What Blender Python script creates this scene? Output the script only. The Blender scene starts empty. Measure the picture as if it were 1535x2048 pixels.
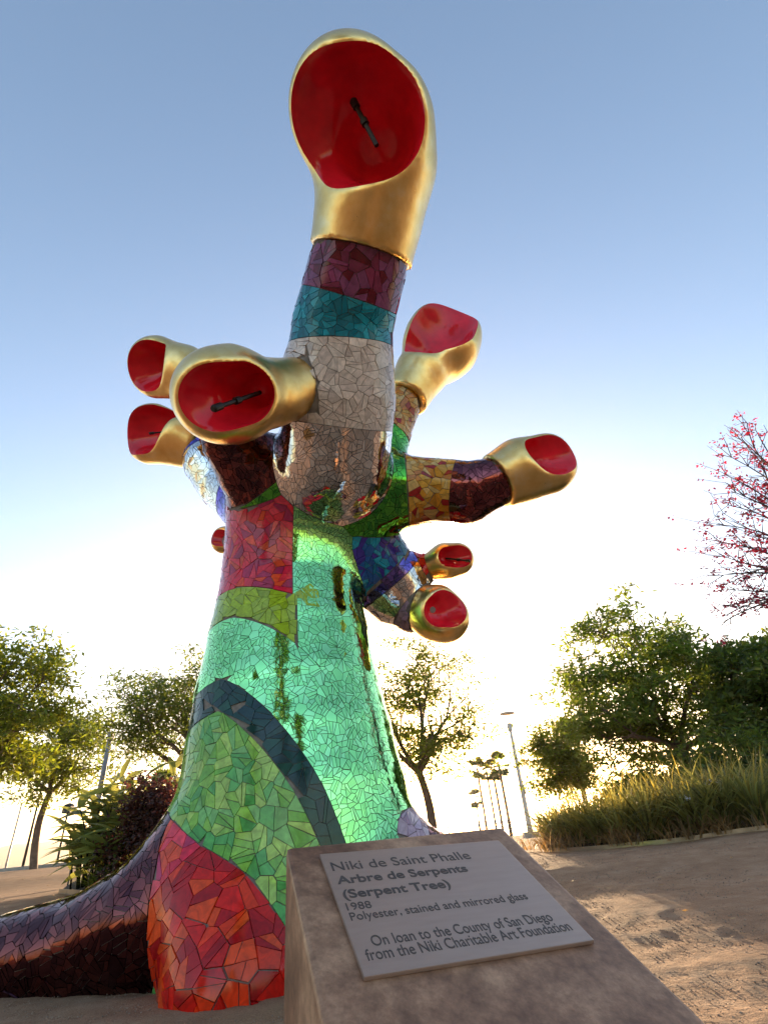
import bpy, bmesh, math, random
import numpy as np
from mathutils import Vector, Matrix
from mathutils.kdtree import KDTree
from mathutils.bvhtree import BVHTree

S = bpy.context.scene
COL = S.collection
rng = np.random.default_rng(7)
random.seed(7)

# ------------------------------------------------------------------ camera
FPX, TILT, ROLL, CAMH = 1030.0, 31.9, -5.4, 0.6
_t, _r = math.radians(90 + TILT), math.radians(ROLL)
RX = np.array([[1, 0, 0], [0, math.cos(_t), -math.sin(_t)], [0, math.sin(_t), math.cos(_t)]])
RZ = np.array([[math.cos(_r), -math.sin(_r), 0], [math.sin(_r), math.cos(_r), 0], [0, 0, 1]])
RC = RX @ RZ
CAM = np.array([0, 0, CAMH])
cam = bpy.data.cameras.new('camera')
cam.sensor_fit = 'VERTICAL'
cam.sensor_height = 36.0
cam.lens = FPX / 2048 * 36.0
cam.clip_start = 0.02
cam.clip_end = 20000
camo = bpy.data.objects.new('camera', cam)
camo.matrix_world = Matrix.Translation(CAM) @ Matrix(RC.tolist()).to_4x4()
COL.objects.link(camo)
S.camera = camo

# ------------------------------------------------------------------ sky, sun, exposure
SUN_EL, SUN_AZ = math.radians(4.4), math.radians(1.7)      # azimuth to the right of +Y
world = bpy.data.worlds.new('World')
S.world = world
world.use_nodes = True
nt = world.node_tree
nt.nodes.clear()
wo = nt.nodes.new('ShaderNodeOutputWorld')
bg = nt.nodes.new('ShaderNodeBackground')
sky = nt.nodes.new('ShaderNodeTexSky')
sky.sky_type = 'NISHITA'
sky.sun_disc = False
sky.sun_elevation = SUN_EL
sky.sun_rotation = SUN_AZ
sky.altitude = 0
sky.air_density = 1.0
sky.dust_density = 1.2
sky.ozone_density = 1.9
bg.inputs['Strength'].default_value = 0.15
wb = nt.nodes.new('ShaderNodeMix')          # white balance of the evening sky
wb.data_type = 'RGBA'
wb.blend_type = 'MULTIPLY'
wb.inputs[0].default_value = 1
wb.inputs[7].default_value = (1.12, 0.985, 0.96, 1)
nt.links.new(sky.outputs[0], wb.inputs[6])
nt.links.new(wb.outputs[2], bg.inputs[0])
nt.links.new(bg.outputs[0], wo.inputs[0])
sun = bpy.data.lights.new('sun', 'SUN')
sun.energy = 4.0
sun.angle = math.radians(0.6)
sun.color = (1.0, 0.72, 0.42)
suno = bpy.data.objects.new('sun', sun)
sd = Vector((math.sin(SUN_AZ) * math.cos(SUN_EL), math.cos(SUN_AZ) * math.cos(SUN_EL), math.sin(SUN_EL)))
suno.rotation_euler = sd.to_track_quat('Z', 'Y').to_euler()
COL.objects.link(suno)
S.view_settings.view_transform = 'Standard'
S.view_settings.look = 'None'
S.view_settings.gamma = 1
S.view_settings.use_curve_mapping = False
S.view_settings.exposure = 2.35
HAZE = 0.00011
S.cycles.use_denoising = True
S.cycles.max_bounces = 8
S.cycles.volume_bounces = 1
S.cycles.sample_clamp_indirect = 6
S.cycles.caustics_reflective = False
S.cycles.caustics_refractive = False


# ------------------------------------------------------------------ helpers
def ray(u, v):
    return RC @ np.array([(u - 767.5) / FPX, -(v - 1024) / FPX, -1.0])


def at(u, v, Y):
    d = ray(u, v)
    return CAM + d * Y / d[1]


def depth(p):
    return -(RC.T @ (np.asarray(p) - CAM))[2]


def project(P):
    q = (np.asarray(P) - CAM) @ RC
    return np.stack([767.5 + FPX * q[..., 0] / -q[..., 2], 1024 - FPX * q[..., 1] / -q[..., 2]], -1), -q[..., 2]


def link(o, parent=None):
    COL.objects.link(o)
    if parent is not None:
        o.parent = parent
    return o


def thing(name, label, cat, loc=(0, 0, 0), rz=0, group=None):
    o = bpy.data.objects.new(name, None)
    o.empty_display_size = 0.2
    o.location = loc
    o.rotation_euler = (0, 0, rz)
    o['label'] = label
    o['category'] = cat
    if group:
        o['group'] = group
    COL.objects.link(o)
    return o


def mesh_np(name, V, Fc, mat, parent=None, smooth=False, col=None, kind=None):
    """V (n,3); Fc (m,k) array or list of lists."""
    me = bpy.data.meshes.new(name)
    V = np.asarray(V, dtype=np.float32)
    if isinstance(Fc, np.ndarray):
        k = Fc.shape[1]
        me.vertices.add(len(V))
        me.vertices.foreach_set('co', V.ravel())
        me.loops.add(Fc.size)
        me.loops.foreach_set('vertex_index', Fc.astype(np.int32).ravel())
        me.polygons.add(len(Fc))
        me.polygons.foreach_set('loop_start', np.arange(0, Fc.size, k, dtype=np.int32))
        me.polygons.foreach_set('loop_total', np.full(len(Fc), k, dtype=np.int32))
    else:
        me.from_pydata(V.tolist(), [], Fc)
    me.update(calc_edges=True)
    if smooth:
        me.polygons.foreach_set('use_smooth', np.ones(len(me.polygons), dtype=bool))
    if col is not None:
        ca = me.color_attributes.new('tint', 'FLOAT_COLOR', 'POINT')
        c = np.ones((len(V), 4), dtype=np.float32)
        c[:, :3] = col
        ca.data.foreach_set('color', c.ravel())
    for m in (mat if isinstance(mat, (list, tuple)) else [mat]):
        me.materials.append(m)
    o = bpy.data.objects.new(name, me)
    if kind:
        o['kind'] = kind
    return link(o, parent)


class MB:
    """small mesh builder"""
    def __init__(s):
        s.v, s.f = [], []

    def add(s, V, Fc):
        n = len(s.v)
        s.v += [tuple(p) for p in V]
        s.f += [[i + n for i in f] for f in Fc]

    def box(s, c, d, rot=0):
        x, y, z = [k / 2 for k in d]
        cr, sr = math.cos(rot), math.sin(rot)
        V = []
        for sx, sy, sz in ((-1, -1, -1), (1, -1, -1), (1, 1, -1), (-1, 1, -1), (-1, -1, 1), (1, -1, 1), (1, 1, 1), (-1, 1, 1)):
            px, py = sx * x, sy * y
            V.append((c[0] + px * cr - py * sr, c[1] + px * sr + py * cr, c[2] + sz * z))
        s.add(V, [[0, 3, 2, 1], [4, 5, 6, 7], [0, 1, 5, 4], [1, 2, 6, 5], [2, 3, 7, 6], [3, 0, 4, 7]])

    def tube(s, pts, rad, n=8, cap=True):
        pts = [Vector(p) for p in pts]
        if not hasattr(rad, '__len__'):
            rad = [rad] * len(pts)
        V = []
        up = Vector((0.13, 0.2, 0.97))
        for i, p in enumerate(pts):
            t = (pts[min(i + 1, len(pts) - 1)] - pts[max(i - 1, 0)])
            t = t.normalized() if t.length > 1e-9 else Vector((0, 0, 1))
            a = t.cross(up)
            if a.length < 0.2:
                a = t.cross(Vector((1, 0, 0)))
            a.normalize()
            b = t.cross(a)
            for k in range(n):
                w = 2 * math.pi * k / n
                V.append(p + (a * math.cos(w) + b * math.sin(w)) * rad[i])
        Fc = []
        for i in range(len(pts) - 1):
            for k in range(n):
                k2 = (k + 1) % n
                Fc.append([i * n + k, i * n + k2, (i + 1) * n + k2, (i + 1) * n + k])
        if cap:
            Fc.append(list(range(n))[::-1])
            Fc.append([(len(pts) - 1) * n + k for k in range(n)])
        s.add(V, Fc)

    def lathe(s, prof, c=(0, 0, 0), n=24):
        V, Fc = [], []
        for r, z in prof:
            for k in range(n):
                w = 2 * math.pi * k / n
                V.append((c[0] + r * math.cos(w), c[1] + r * math.sin(w), c[2] + z))
        for i in range(len(prof) - 1):
            for k in range(n):
                k2 = (k + 1) % n
                Fc.append([i * n + k, i * n + k2, (i + 1) * n + k2, (i + 1) * n + k])
        Fc.append(list(range(n))[::-1])
        Fc.append([(len(prof) - 1) * n + k for k in range(n)])
        s.add(V, Fc)

    def build(s, name, mat, parent=None, smooth=False, bevel=0):
        me = bpy.data.meshes.new(name)
        me.from_pydata([tuple(v) for v in s.v], [], s.f)
        if bevel:
            bm = bmesh.new()
            bm.from_mesh(me)
            bmesh.ops.bevel(bm, geom=bm.edges[:], offset=bevel, segments=2, affect='EDGES', profile=0.6)
            bm.to_mesh(me)
            bm.free()
        me.update()
        if smooth:
            me.polygons.foreach_set('use_smooth', np.ones(len(me.polygons), dtype=bool))
        me.materials.append(mat)
        o = bpy.data.objects.new(name, me)
        return link(o, parent)


# ------------------------------------------------------------------ materials
def new_mat(name):
    m = bpy.data.materials.new(name)
    m.use_nodes = True
    t = m.node_tree
    t.nodes.clear()
    out = t.nodes.new('ShaderNodeOutputMaterial')
    b = t.nodes.new('ShaderNodeBsdfPrincipled')
    t.links.new(b.outputs[0], out.inputs[0])
    return m, t, b, out


def N(t, kind, **kw):
    n = t.nodes.new(kind)
    for k, v in kw.items():
        if k in n.inputs:
            n.inputs[k].default_value = v
        else:
            setattr(n, k, v)
    return n


def noise(t, scale, detail=4, rough=0.55, coord='Object', vec=None):
    n = N(t, 'ShaderNodeTexNoise')
    n.inputs['Scale'].default_value = scale
    n.inputs['Detail'].default_value = detail
    n.inputs['Roughness'].default_value = rough
    if vec is None:
        tc = t.nodes.get('tc') or N(t, 'ShaderNodeTexCoord', name='tc')
        t.links.new(tc.outputs[coord], n.inputs['Vector'])
    else:
        t.links.new(vec, n.inputs['Vector'])
    return n


def ramp(t, src, stops):
    r = N(t, 'ShaderNodeValToRGB')
    e = r.color_ramp.elements
    while len(e) < len(stops):
        e.new(0.5)
    for i, (p, c) in enumerate(stops):
        e[i].position = p
        e[i].color = (*c, 1) if len(c) == 3 else c
    t.links.new(src, r.inputs[0])
    return r


def bump(t, b, h, dist=0.01, strength=0.5):
    n = N(t, 'ShaderNodeBump')
    n.inputs['Distance'].default_value = dist
    n.inputs['Strength'].default_value = strength
    t.links.new(h, n.inputs['Height'])
    t.links.new(n.outputs[0], b.inputs['Normal'])
    return n


def simple(name, c, rough=0.6, metal=0.0, var=0.25, scale=8, bmp=0.0):
    m, t, b, _ = new_mat(name)
    n = noise(t, scale)
    lo = tuple(k * (1 - var) for k in c)
    hi = tuple(min(1, k * (1 + var)) for k in c)
    r = ramp(t, n.outputs[0], [(0.3, lo), (0.7, hi)])
    t.links.new(r.outputs[0], b.inputs['Base Color'])
    b.inputs['Roughness'].default_value = rough
    b.inputs['Metallic'].default_value = metal
    if bmp:
        n2 = noise(t, scale * 6)
        bump(t, b, n2.outputs[0], bmp)
    return m


def tile_mat(name, metal, rough, swirl):
    m, t, b, _ = new_mat(name)
    at_ = N(t, 'ShaderNodeAttribute', attribute_name='tint')
    geo = N(t, 'ShaderNodeNewGeometry')
    n = noise(t, 16 if swirl else 5, 5, 0.6, vec=geo.outputs['Position'])
    n.inputs['Distortion'].default_value = 1.4 if swirl else 0.2
    r = ramp(t, n.outputs[0], [(0.3, (1 - swirl,) * 3), (0.7, (1 + swirl * 0.6,) * 3)])
    mx = N(t, 'ShaderNodeMix', data_type='RGBA', blend_type='MULTIPLY')
    mx.inputs[0].default_value = 1
    t.links.new(at_.outputs['Color'], mx.inputs[6])
    t.links.new(r.outputs[0], mx.inputs[7])
    t.links.new(mx.outputs[2], b.inputs['Base Color'])
    b.inputs['Metallic'].default_value = metal
    n2 = noise(t, 40, 3, vec=geo.outputs['Position'])
    rr = N(t, 'ShaderNodeMapRange')
    rr.inputs['To Min'].default_value = rough * 0.6
    rr.inputs['To Max'].default_value = rough * 1.6
    t.links.new(n2.outputs[0], rr.inputs[0])
    t.links.new(rr.outputs[0], b.inputs['Roughness'])
    n3 = noise(t, 9, 2, vec=geo.outputs['Position'])
    bump(t, b, n3.outputs[0], 0.004, 0.35)
    if not metal:
        b.inputs['IOR'].default_value = 1.42
        b.inputs['Coat Weight'].default_value = 0.0
        b.inputs['Coat Roughness'].default_value = 0.04
    return m


M_MIRROR = tile_mat('mirror_glass', 1.0, 0.04, 0.0)
M_GLASS = tile_mat('stained_glass', 0.0, 0.12, 0.35)
M_GROUT = simple('grout', (0.22, 0.19, 0.165), 0.9, var=0.3, scale=20, bmp=0.003)


def gold_mat():
    m, t, b, _ = new_mat('gold_leaf')
    n = noise(t, 5, 6, 0.65)
    r = ramp(t, n.outputs[0], [(0.3, (0.84, 0.50, 0.15)), (0.55, (0.95, 0.64, 0.25)), (0.75, (0.98, 0.74, 0.40))])
    sp = noise(t, 38, 6, 0.7)
    rs = ramp(t, sp.outputs[0], [(0.70, (1, 1, 1)), (0.76, (0.35, 0.25, 0.16))])
    mx = N(t, 'ShaderNodeMix', data_type='RGBA', blend_type='MULTIPLY')
    mx.inputs[0].default_value = 1
    t.links.new(r.outputs[0], mx.inputs[6])
    t.links.new(rs.outputs[0], mx.inputs[7])
    t.links.new(mx.outputs[2], b.inputs['Base Color'])
    b.inputs['Metallic'].default_value = 1
    n2 = noise(t, 14, 5, 0.7)
    rr = N(t, 'ShaderNodeMapRange')
    rr.inputs['To Min'].default_value = 0.22
    rr.inputs['To Max'].default_value = 0.40
    t.links.new(n2.outputs[0], rr.inputs[0])
    t.links.new(rr.outputs[0], b.inputs['Roughness'])
    n3 = noise(t, 6, 3)
    bump(t, b, n3.outputs[0], 0.01, 0.4)
    return m


M_GOLD = gold_mat()
M_RED = simple('red_gloss', (0.74, 0.012, 0.028), 0.10, var=0.2, scale=5)
M_RED.node_tree.nodes['Principled BSDF'].inputs['IOR'].default_value = 1.4
M_PIPE = simple('dark_bronze_pipe', (0.03, 0.025, 0.022), 0.4, 0.6, var=0.4, scale=30)


def leaf_mat(name, c, trans=0.55, tcol=None, rough=0.55):
    m, t, b, out = new_mat(name)
    at_ = N(t, 'ShaderNodeAttribute', attribute_name='tint')
    mx = N(t, 'ShaderNodeMix', data_type='RGBA', blend_type='MULTIPLY')
    mx.inputs[0].default_value = 1
    mx.inputs[6].default_value = (*c, 1)
    t.links.new(at_.outputs['Color'], mx.inputs[7])
    t.links.new(mx.outputs[2], b.inputs['Base Color'])
    b.inputs['Roughness'].default_value = rough
    tr = N(t, 'ShaderNodeBsdfTranslucent')
    mx2 = N(t, 'ShaderNodeMix', data_type='RGBA', blend_type='MULTIPLY')
    mx2.inputs[0].default_value = 1
    tc_ = tcol or (c[0] * 2.6, c[1] * 2.1, c[2] * 0.8)
    mx2.inputs[6].default_value = (*tc_, 1)
    t.links.new(at_.outputs['Color'], mx2.inputs[7])
    t.links.new(mx2.outputs[2], tr.inputs['Color'])
    ms = N(t, 'ShaderNodeMixShader')
    ms.inputs[0].default_value = trans
    t.links.new(b.outputs[0], ms.inputs[1])
    t.links.new(tr.outputs[0], ms.inputs[2])
    t.links.new(ms.outputs[0], out.inputs[0])
    return m


L_OLIVE = leaf_mat('foliage_olive', (0.10, 0.125, 0.022), 0.55, (0.25, 0.29, 0.02))
L_GREEN = leaf_mat('foliage_green', (0.095, 0.15, 0.032))
L_DARK = leaf_mat('foliage_dark', (0.075, 0.115, 0.028))
L_GRASS = leaf_mat('strap_grass', (0.12, 0.145, 0.05), 0.45, (0.34, 0.32, 0.08))
L_BROAD = leaf_mat('broad_leaf', (0.12, 0.16, 0.04), 0.45, (0.36, 0.36, 0.08), 0.4)
L_RED = leaf_mat('red_shrub_leaf', (0.06, 0.025, 0.018), 0.4, (0.16, 0.04, 0.03))
L_FLOWER = leaf_mat('coral_flower', (0.42, 0.02, 0.05), 0.4, (0.55, 0.03, 0.07))
L_PALM = leaf_mat('palm_frond', (0.05, 0.075, 0.02), 0.35)
M_BARK = simple('bark', (0.16, 0.11, 0.08), 0.9, var=0.4, scale=6, bmp=0.02)
M_TWIG = simple('twig_bark', (0.09, 0.05, 0.045), 0.85, var=0.3, scale=9)
M_GREY = simple('grey_painted_steel', (0.30, 0.30, 0.31), 0.45, 0.2, var=0.15, scale=3)
M_DARKMETAL = simple('dark_steel', (0.03, 0.03, 0.035), 0.5, 0.3, var=0.2, scale=3)
M_WHITEMETAL = simple('pale_painted_steel', (0.55, 0.52, 0.48), 0.4, 0.1, var=0.1, scale=3)
M_CONC = simple('concrete_footing', (0.36, 0.33, 0.30), 0.85, var=0.2, scale=12, bmp=0.004)


# ------------------------------------------------------------------ ground
CTRL = np.array([(-2.5, 4, 0), (0, 3, 0), (0, 5, 0), (1, 3, 0), (0, 0, 0), (-1, 1.5, 0), (1.2, 2.3, 0), (-3, 2, 0), (2, 1, 0),
                 (-1.5, 5, 0.02), (-4.5, 8, 0.27), (-5.2, 9, 0.27), (-15.9, 25, 0.54), (-10, 16, 0.42), (2.0, 8, 0.205), (2.8, 7.5, 0.235), (4.0, 7, 0.32),
                 (2.0, 9.5, 0.195), (5.1, 27, -0.14), (3.0, 15, 0.10), (8, 7, 0.62), (8, 12, 0.7), (0, -5, 0), (-8, -5, 0), (8, -5, 0),
                 (0, 45, -0.5), (-30, 35, 0.5), (30, 40, 0.8), (2.5, 4.5, 0.07), (0, 20, 0.05)])


def ground_z(x, y):
    x = np.asarray(x, dtype=float)
    y = np.asarray(y, dtype=float)
    num = np.zeros(np.broadcast(x, y).shape)
    den = np.zeros_like(num)
    for cx, cy, cz in CTRL:
        w = 1.0 / ((x - cx) ** 2 + (y - cy) ** 2 + 0.6) ** 1.5
        num += w * cz
        den += w
    z = num / den
    rr = np.hypot(x, y)
    drop = np.clip((rr - 42) / 25, 0, 1) * np.clip(y / 20, 0, 1)
    return z - drop * 3.6


def gpt(x, y, dz=0.0):
    return np.array([x, y, float(ground_z(x, y)) + dz])


def gmat():
    m, t, b, _ = new_mat('decomposed_granite')
    n1 = noise(t, 0.5, 5)
    n2 = noise(t, 5, 6, 0.6)
    n3 = noise(t, 160, 3, 0.7)
    r = ramp(t, n2.outputs[0], [(0.25, (0.28, 0.15, 0.085)), (0.55, (0.38, 0.225, 0.135)), (0.8, (0.46, 0.30, 0.195))])
    r2 = ramp(t, n1.outputs[0], [(0.35, (0.82, 0.80, 0.79)), (0.65, (1.06, 1.03, 1.0))])
    r3 = ramp(t, n3.outputs[0], [(0.28, (0.55, 0.52, 0.5)), (0.5, (1, 1, 1)), (0.72, (1.3, 1.25, 1.2))])
    cur = r.outputs[0]
    for q in (r2, r3):
        mx = N(t, 'ShaderNodeMix', data_type='RGBA', blend_type='MULTIPLY')
        mx.inputs[0].default_value = 1
        t.links.new(cur, mx.inputs[6])
        t.links.new(q.outputs[0], mx.inputs[7])
        cur = mx.outputs[2]
    t.links.new(cur, b.inputs['Base Color'])
    b.inputs['Roughness'].default_value = 0.95
    b.inputs['Specular IOR Level'].default_value = 0.2
    # raked ripples and footprints, then grit
    mp = N(t, 'ShaderNodeMapping')
    mp.inputs['Scale'].default_value = (0.7, 2.2, 1)
    t.links.new(t.nodes['tc'].outputs['Object'], mp.inputs[0])
    nb = noise(t, 4.2, 6, 0.62, vec=mp.outputs[0])
    b1 = N(t, 'ShaderNodeBump')
    b1.inputs['Distance'].default_value = 0.03
    b1.inputs['Strength'].default_value = 0.55
    t.links.new(nb.outputs[0], b1.inputs['Height'])
    ng = noise(t, 120, 3, 0.7)
    b2 = N(t, 'ShaderNodeBump')
    b2.inputs['Distance'].default_value = 0.006
    b2.inputs['Strength'].default_value = 0.8
    t.links.new(ng.outputs[0], b2.inputs['Height'])
    nm = noise(t, 38, 4, 0.65)
    b3 = N(t, 'ShaderNodeBump')
    b3.inputs['Distance'].default_value = 0.016
    b3.inputs['Strength'].default_value = 0.7
    t.links.new(nm.outputs[0], b3.inputs['Height'])
    t.links.new(b1.outputs[0], b3.inputs['Normal'])
    t.links.new(b3.outputs[0], b2.inputs['Normal'])
    t.links.new(b2.outputs[0], b.inputs['Normal'])
    return m


M_GROUND = gmat()


def vnoise(x, y, seed=0):
    xi, yi = np.floor(x).astype(np.int64), np.floor(y).astype(np.int64)
    fx, fy = x - xi, y - yi
    fx, fy = fx * fx * (3 - 2 * fx), fy * fy * (3 - 2 * fy)

    def hsh(a, b):
        q = (a * 374761393 + b * 668265263 + seed * 974634777) & 0xffffffff
        q = ((q ^ (q >> 13)) * 1274126177) & 0xffffffff
        return ((q ^ (q >> 16)) & 0xffff) / 65535.0
    return (hsh(xi, yi) * (1 - fx) + hsh(xi + 1, yi) * fx) * (1 - fy) + (hsh(xi, yi + 1) * (1 - fx) + hsh(xi + 1, yi + 1) * fx) * fy


nr, na = 420, 840
rad = 0.06 * (900 / 0.06) ** (np.arange(nr) / (nr - 1))
ang = np.linspace(0, 2 * np.pi, na, endpoint=False)
GX = (rad[:, None] * np.sin(ang)[None]).ravel()
GY = (rad[:, None] * np.cos(ang)[None]).ravel()
GZ = ground_z(GX, GY)
rip = 0.013 * (vnoise(GX * 2.6 + 3, GY * 4.2, 1) - .5) + 0.009 * (vnoise(GX * 6 + GY * 1.5, GY * 9, 2) - .5) + 0.011 * (vnoise(GX * 15, GY * 19, 3) - .5)
GZ = GZ + rip * np.clip((16 - np.hypot(GX, GY)) / 8, 0, 1)
ii = np.arange((nr - 1) * na)
i0 = ii // na
k0 = ii % na
k1 = (k0 + 1) % na
GF = np.stack([i0 * na + k0, (i0 + 1) * na + k0, (i0 + 1) * na + k1, i0 * na + k1], 1)[:, ::-1]
g = mesh_np('ground', np.stack([GX, GY, GZ], 1), np.ascontiguousarray(GF), M_GROUND, smooth=True, kind='structure')

# water and far hills beyond the park edge
mw, tw, bw, _ = new_mat('bay_water')
bw.inputs['Base Color'].default_value = (0.05, 0.07, 0.08, 1)
bw.inputs['Roughness'].default_value = 0.12
nw = noise(tw, 0.4, 4)
bump(tw, bw, nw.outputs[0], 0.3, 0.3)
mesh_np('water', [(-9000, 44, -2.6), (9000, 44, -2.6), (9000, 9000, -2.6), (-9000, 9000, -2.6)], [[0, 1, 2, 3]], mw, kind='structure')
mh = simple('hill_scrub', (0.10, 0.10, 0.07), 0.9, var=0.3, scale=0.01)
hv, hf = [], []
nh = 160
for i in range(nh):
    a = math.radians(-75 + 110 * i / (nh - 1))
    h = 78 + 22 * math.sin(i * 0.13) + 9 * math.sin(i * 0.41 + 1) + 4 * math.sin(i * 1.3)
    h *= min(1, max(0.12, (10 - math.degrees(a)) / 25 + 0.1))
    for r_, hh in ((3000, -3), (3250, h * 0.7), (3600, h), (4300, -3)):
        hv.append((r_ * math.sin(a), r_ * math.cos(a), hh))
    if i:
        for q in range(3):
            o = (i - 1) * 4 + q
            hf.append([o, o + 4, o + 5, o + 1])
mesh_np('hills', hv, hf, mh, smooth=True, kind='structure')

# thin evening haze over the bay
mhz = bpy.data.materials.new('haze_air')
mhz.use_nodes = True
thz = mhz.node_tree
thz.nodes.clear()
ohz = thz.nodes.new('ShaderNodeOutputMaterial')
vhz = thz.nodes.new('ShaderNodeVolumePrincipled')
vhz.inputs['Color'].default_value = (0.98, 0.91, 0.82, 1)
vhz.inputs['Density'].default_value = HAZE
vhz.inputs['Anisotropy'].default_value = 0.7
thz.links.new(vhz.outputs[0], ohz.inputs['Volume'])
mb0 = [(-9500, -950, -4.2), (9500, -950, -4.2), (9500, 9500, -4.2), (-9500, 9500, -4.2)]
mesh_np('haze', mb0 + [(x, y, 150) for x, y, z in mb0], [[0, 3, 2, 1], [4, 5, 6, 7], [0, 1, 5, 4], [1, 2, 6, 5], [2, 3, 7, 6], [3, 0, 4, 7]], mhz, kind='stuff')

# ------------------------------------------------------------------ distance fields
def chain(pts, extra=None):
    P = np.array([at(u, v, Y) for u, v, Y, _ in pts])
    r = np.array([rp * depth(p) / FPX for p, (_, _, _, rp) in zip(P, pts)])
    if extra is not None:
        P = np.concatenate([P, [extra[0]]])
        r = np.concatenate([r, [extra[1]]])
    return P, r


def sd_chain(X, ch):
    P, r = ch
    L = np.linalg.norm(np.diff(P, axis=0), axis=1)
    cum = np.concatenate([[0], np.cumsum(L)]) / L.sum()
    best = np.full(len(X), 1e9)
    sbest = np.zeros(len(X))
    for i in range(len(P) - 1):
        d = P[i + 1] - P[i]
        tt = np.clip(((X - P[i]) @ d) / (d @ d), 0, 1)
        q = np.linalg.norm(X - P[i] - tt[:, None] * d, axis=1) - (r[i] + tt * (r[i + 1] - r[i]))
        m = q < best
        best = np.where(m, q, best)
        sbest = np.where(m, cum[i] + tt * (cum[i + 1] - cum[i]), sbest)
    return best, sbest


def surface_net(f, lo, hi, h):
    lo, hi = np.asarray(lo, float), np.asarray(hi, float)
    n = np.ceil((hi - lo) / h).astype(int) + 1
    xs = [lo[k] + h * np.arange(n[k]) for k in range(3)]
    G = np.stack(np.meshgrid(*xs, indexing='ij'), -1).reshape(-1, 3)
    D = np.concatenate([f(c) for c in np.array_split(G, max(1, len(G) // 200000))]).reshape(n)
    ins = D < 0
    # cell vertices
    s = np.zeros(n - 1, dtype=int)
    for dx in (0, 1):
        for dy in (0, 1):
            for dz in (0, 1):
                s += ins[dx:n[0] - 1 + dx, dy:n[1] - 1 + dy, dz:n[2] - 1 + dz]
    cells = np.argwhere((s > 0) & (s < 8))
    idx = -np.ones(n - 1, dtype=int)
    idx[tuple(cells.T)] = np.arange(len(cells))
    acc = np.zeros((len(cells), 3))
    cnt = np.zeros(len(cells))
    cor = [(a, b, c) for a in (0, 1) for b in (0, 1) for c in (0, 1)]
    for a in cor:
        for ax in range(3):
            if a[ax]:
                continue
            b_ = list(a)
            b_[ax] = 1
            da = D[tuple((cells + a).T)]
            db = D[tuple((cells + b_).T)]
            m = (da < 0) != (db < 0)
            tt = np.where(m, da / np.where(m, da - db, 1), 0)
            p = cells + np.array(a) + tt[:, None] * (np.array(b_) - np.array(a))
            acc += np.where(m[:, None], p, 0)
            cnt += m
    V = lo + h * acc / cnt[:, None]
    quads = []
    for ax in range(3):
        o1, o2 = [(1, 2), (2, 0), (0, 1)][ax]
        sl0 = [slice(None)] * 3
        sl1 = [slice(None)] * 3
        sl0[ax] = slice(0, -1)
        sl1[ax] = slice(1, None)
        A, B = ins[tuple(sl0)], ins[tuple(sl1)]
        e = np.argwhere(A != B)
        e = e[(e[:, o1] > 0) & (e[:, o2] > 0) & (e[:, o1] < n[o1] - 1) & (e[:, o2] < n[o2] - 1)]
        ain = A[tuple(e.T)]
        u1 = np.eye(3, dtype=int)[o1]
        u2 = np.eye(3, dtype=int)[o2]
        q = np.stack([idx[tuple((e - u1 - u2).T)], idx[tuple((e - u2).T)], idx[tuple(e.T)], idx[tuple((e - u1).T)]], 1)
        q[~ain] = q[~ain][:, ::-1]
        quads.append(q)
    return V, np.concatenate(quads)


def grad(f, X, e=0.004):
    g = np.stack([f(X + np.eye(3)[k] * e) - f(X - np.eye(3)[k] * e) for k in range(3)], 1) / (2 * e)
    return g


def newton(f, X, iso=0.0, n=3):
    for _ in range(n):
        g = grad(f, X)
        d = f(X) - iso
        X = X - (d / np.maximum((g * g).sum(1), 0.05))[:, None] * g
    return X


# ------------------------------------------------------------------ mosaic sculpture
# colour recipes: (mirror?, tile size m, palette)
PAL = {
    'mint': (1, .062, [(.33, .85, .32), (.37, .87, .36), (.30, .79, .28)]),
    'green': (1, .075, [(.10, .42, .06), (.14, .50, .07), (.07, .34, .06)]),
    'silver': (1, .075, [(.80, .76, .74), (.86, .84, .84), (.74, .68, .66)]),
    'skyglass': (0, .09, [(.05, .33, .58), (.10, .45, .70), (.20, .55, .75)]),
    'maroon': (1, .085, [(.20, .055, .06), (.25, .07, .075), (.15, .04, .05)]),
    'plum': (1, .08, [(.085, .03, .038), (.12, .04, .045), (.20, .06, .06)]),
    'violet': (1, .08, [(.12, .10, .42), (.20, .14, .55), (.09, .08, .30)]),
    'turqmix': (0, .09, [(.01, .17, .30), (.02, .28, .40), (.05, .03, .25), (.02, .10, .32)]),
    'lilac': (0, .09, [(.45, .32, .42), (.52, .38, .46), (.38, .26, .38)]),
    'red': (0, .135, [(.66, .014, .008), (.74, .04, .008), (.46, .008, .010), (.80, .07, .01)]),
    'pink': (0, .13, [(.78, .035, .06), (.82, .06, .10), (.72, .02, .06), (.80, .08, .03), (.44, .03, .10)]),
    'lime': (0, .12, [(.34, .50, .02), (.40, .58, .03), (.36, .52, .06)]),
    'swirl': (0, .115, [(.16, .44, .05), (.26, .54, .07), (.10, .40, .09), (.38, .60, .12), (.20, .50, .14)]),
    'teal': (0, .12, [(.006, .05, .045), (.01, .07, .05), (.008, .04, .05)]),
    'white': (0, .11, [(.76, .64, .57), (.80, .69, .62), (.70, .58, .52)]),
    'turq': (0, .10, [(.006, .22, .30), (.01, .30, .40), (.006, .17, .24), (.02, .36, .46)]),
    'wine': (0, .13, [(.22, .03, .08), (.28, .05, .14), (.14, .008, .02), (.24, .06, .16)]),
    'amber': (0, .10, [(.68, .30, .03), (.72, .42, .09), (.74, .50, .18), (.60, .22, .03), (.70, .38, .06), (.40, .02, .02)]),
    'rose': (0, .12, [(.62, .35, .36), (.66, .42, .42)]),
}
ELEMS = []          # (part name, chain, mode, bands)  band = (lo, hi, az lo, az hi, palette)


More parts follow.
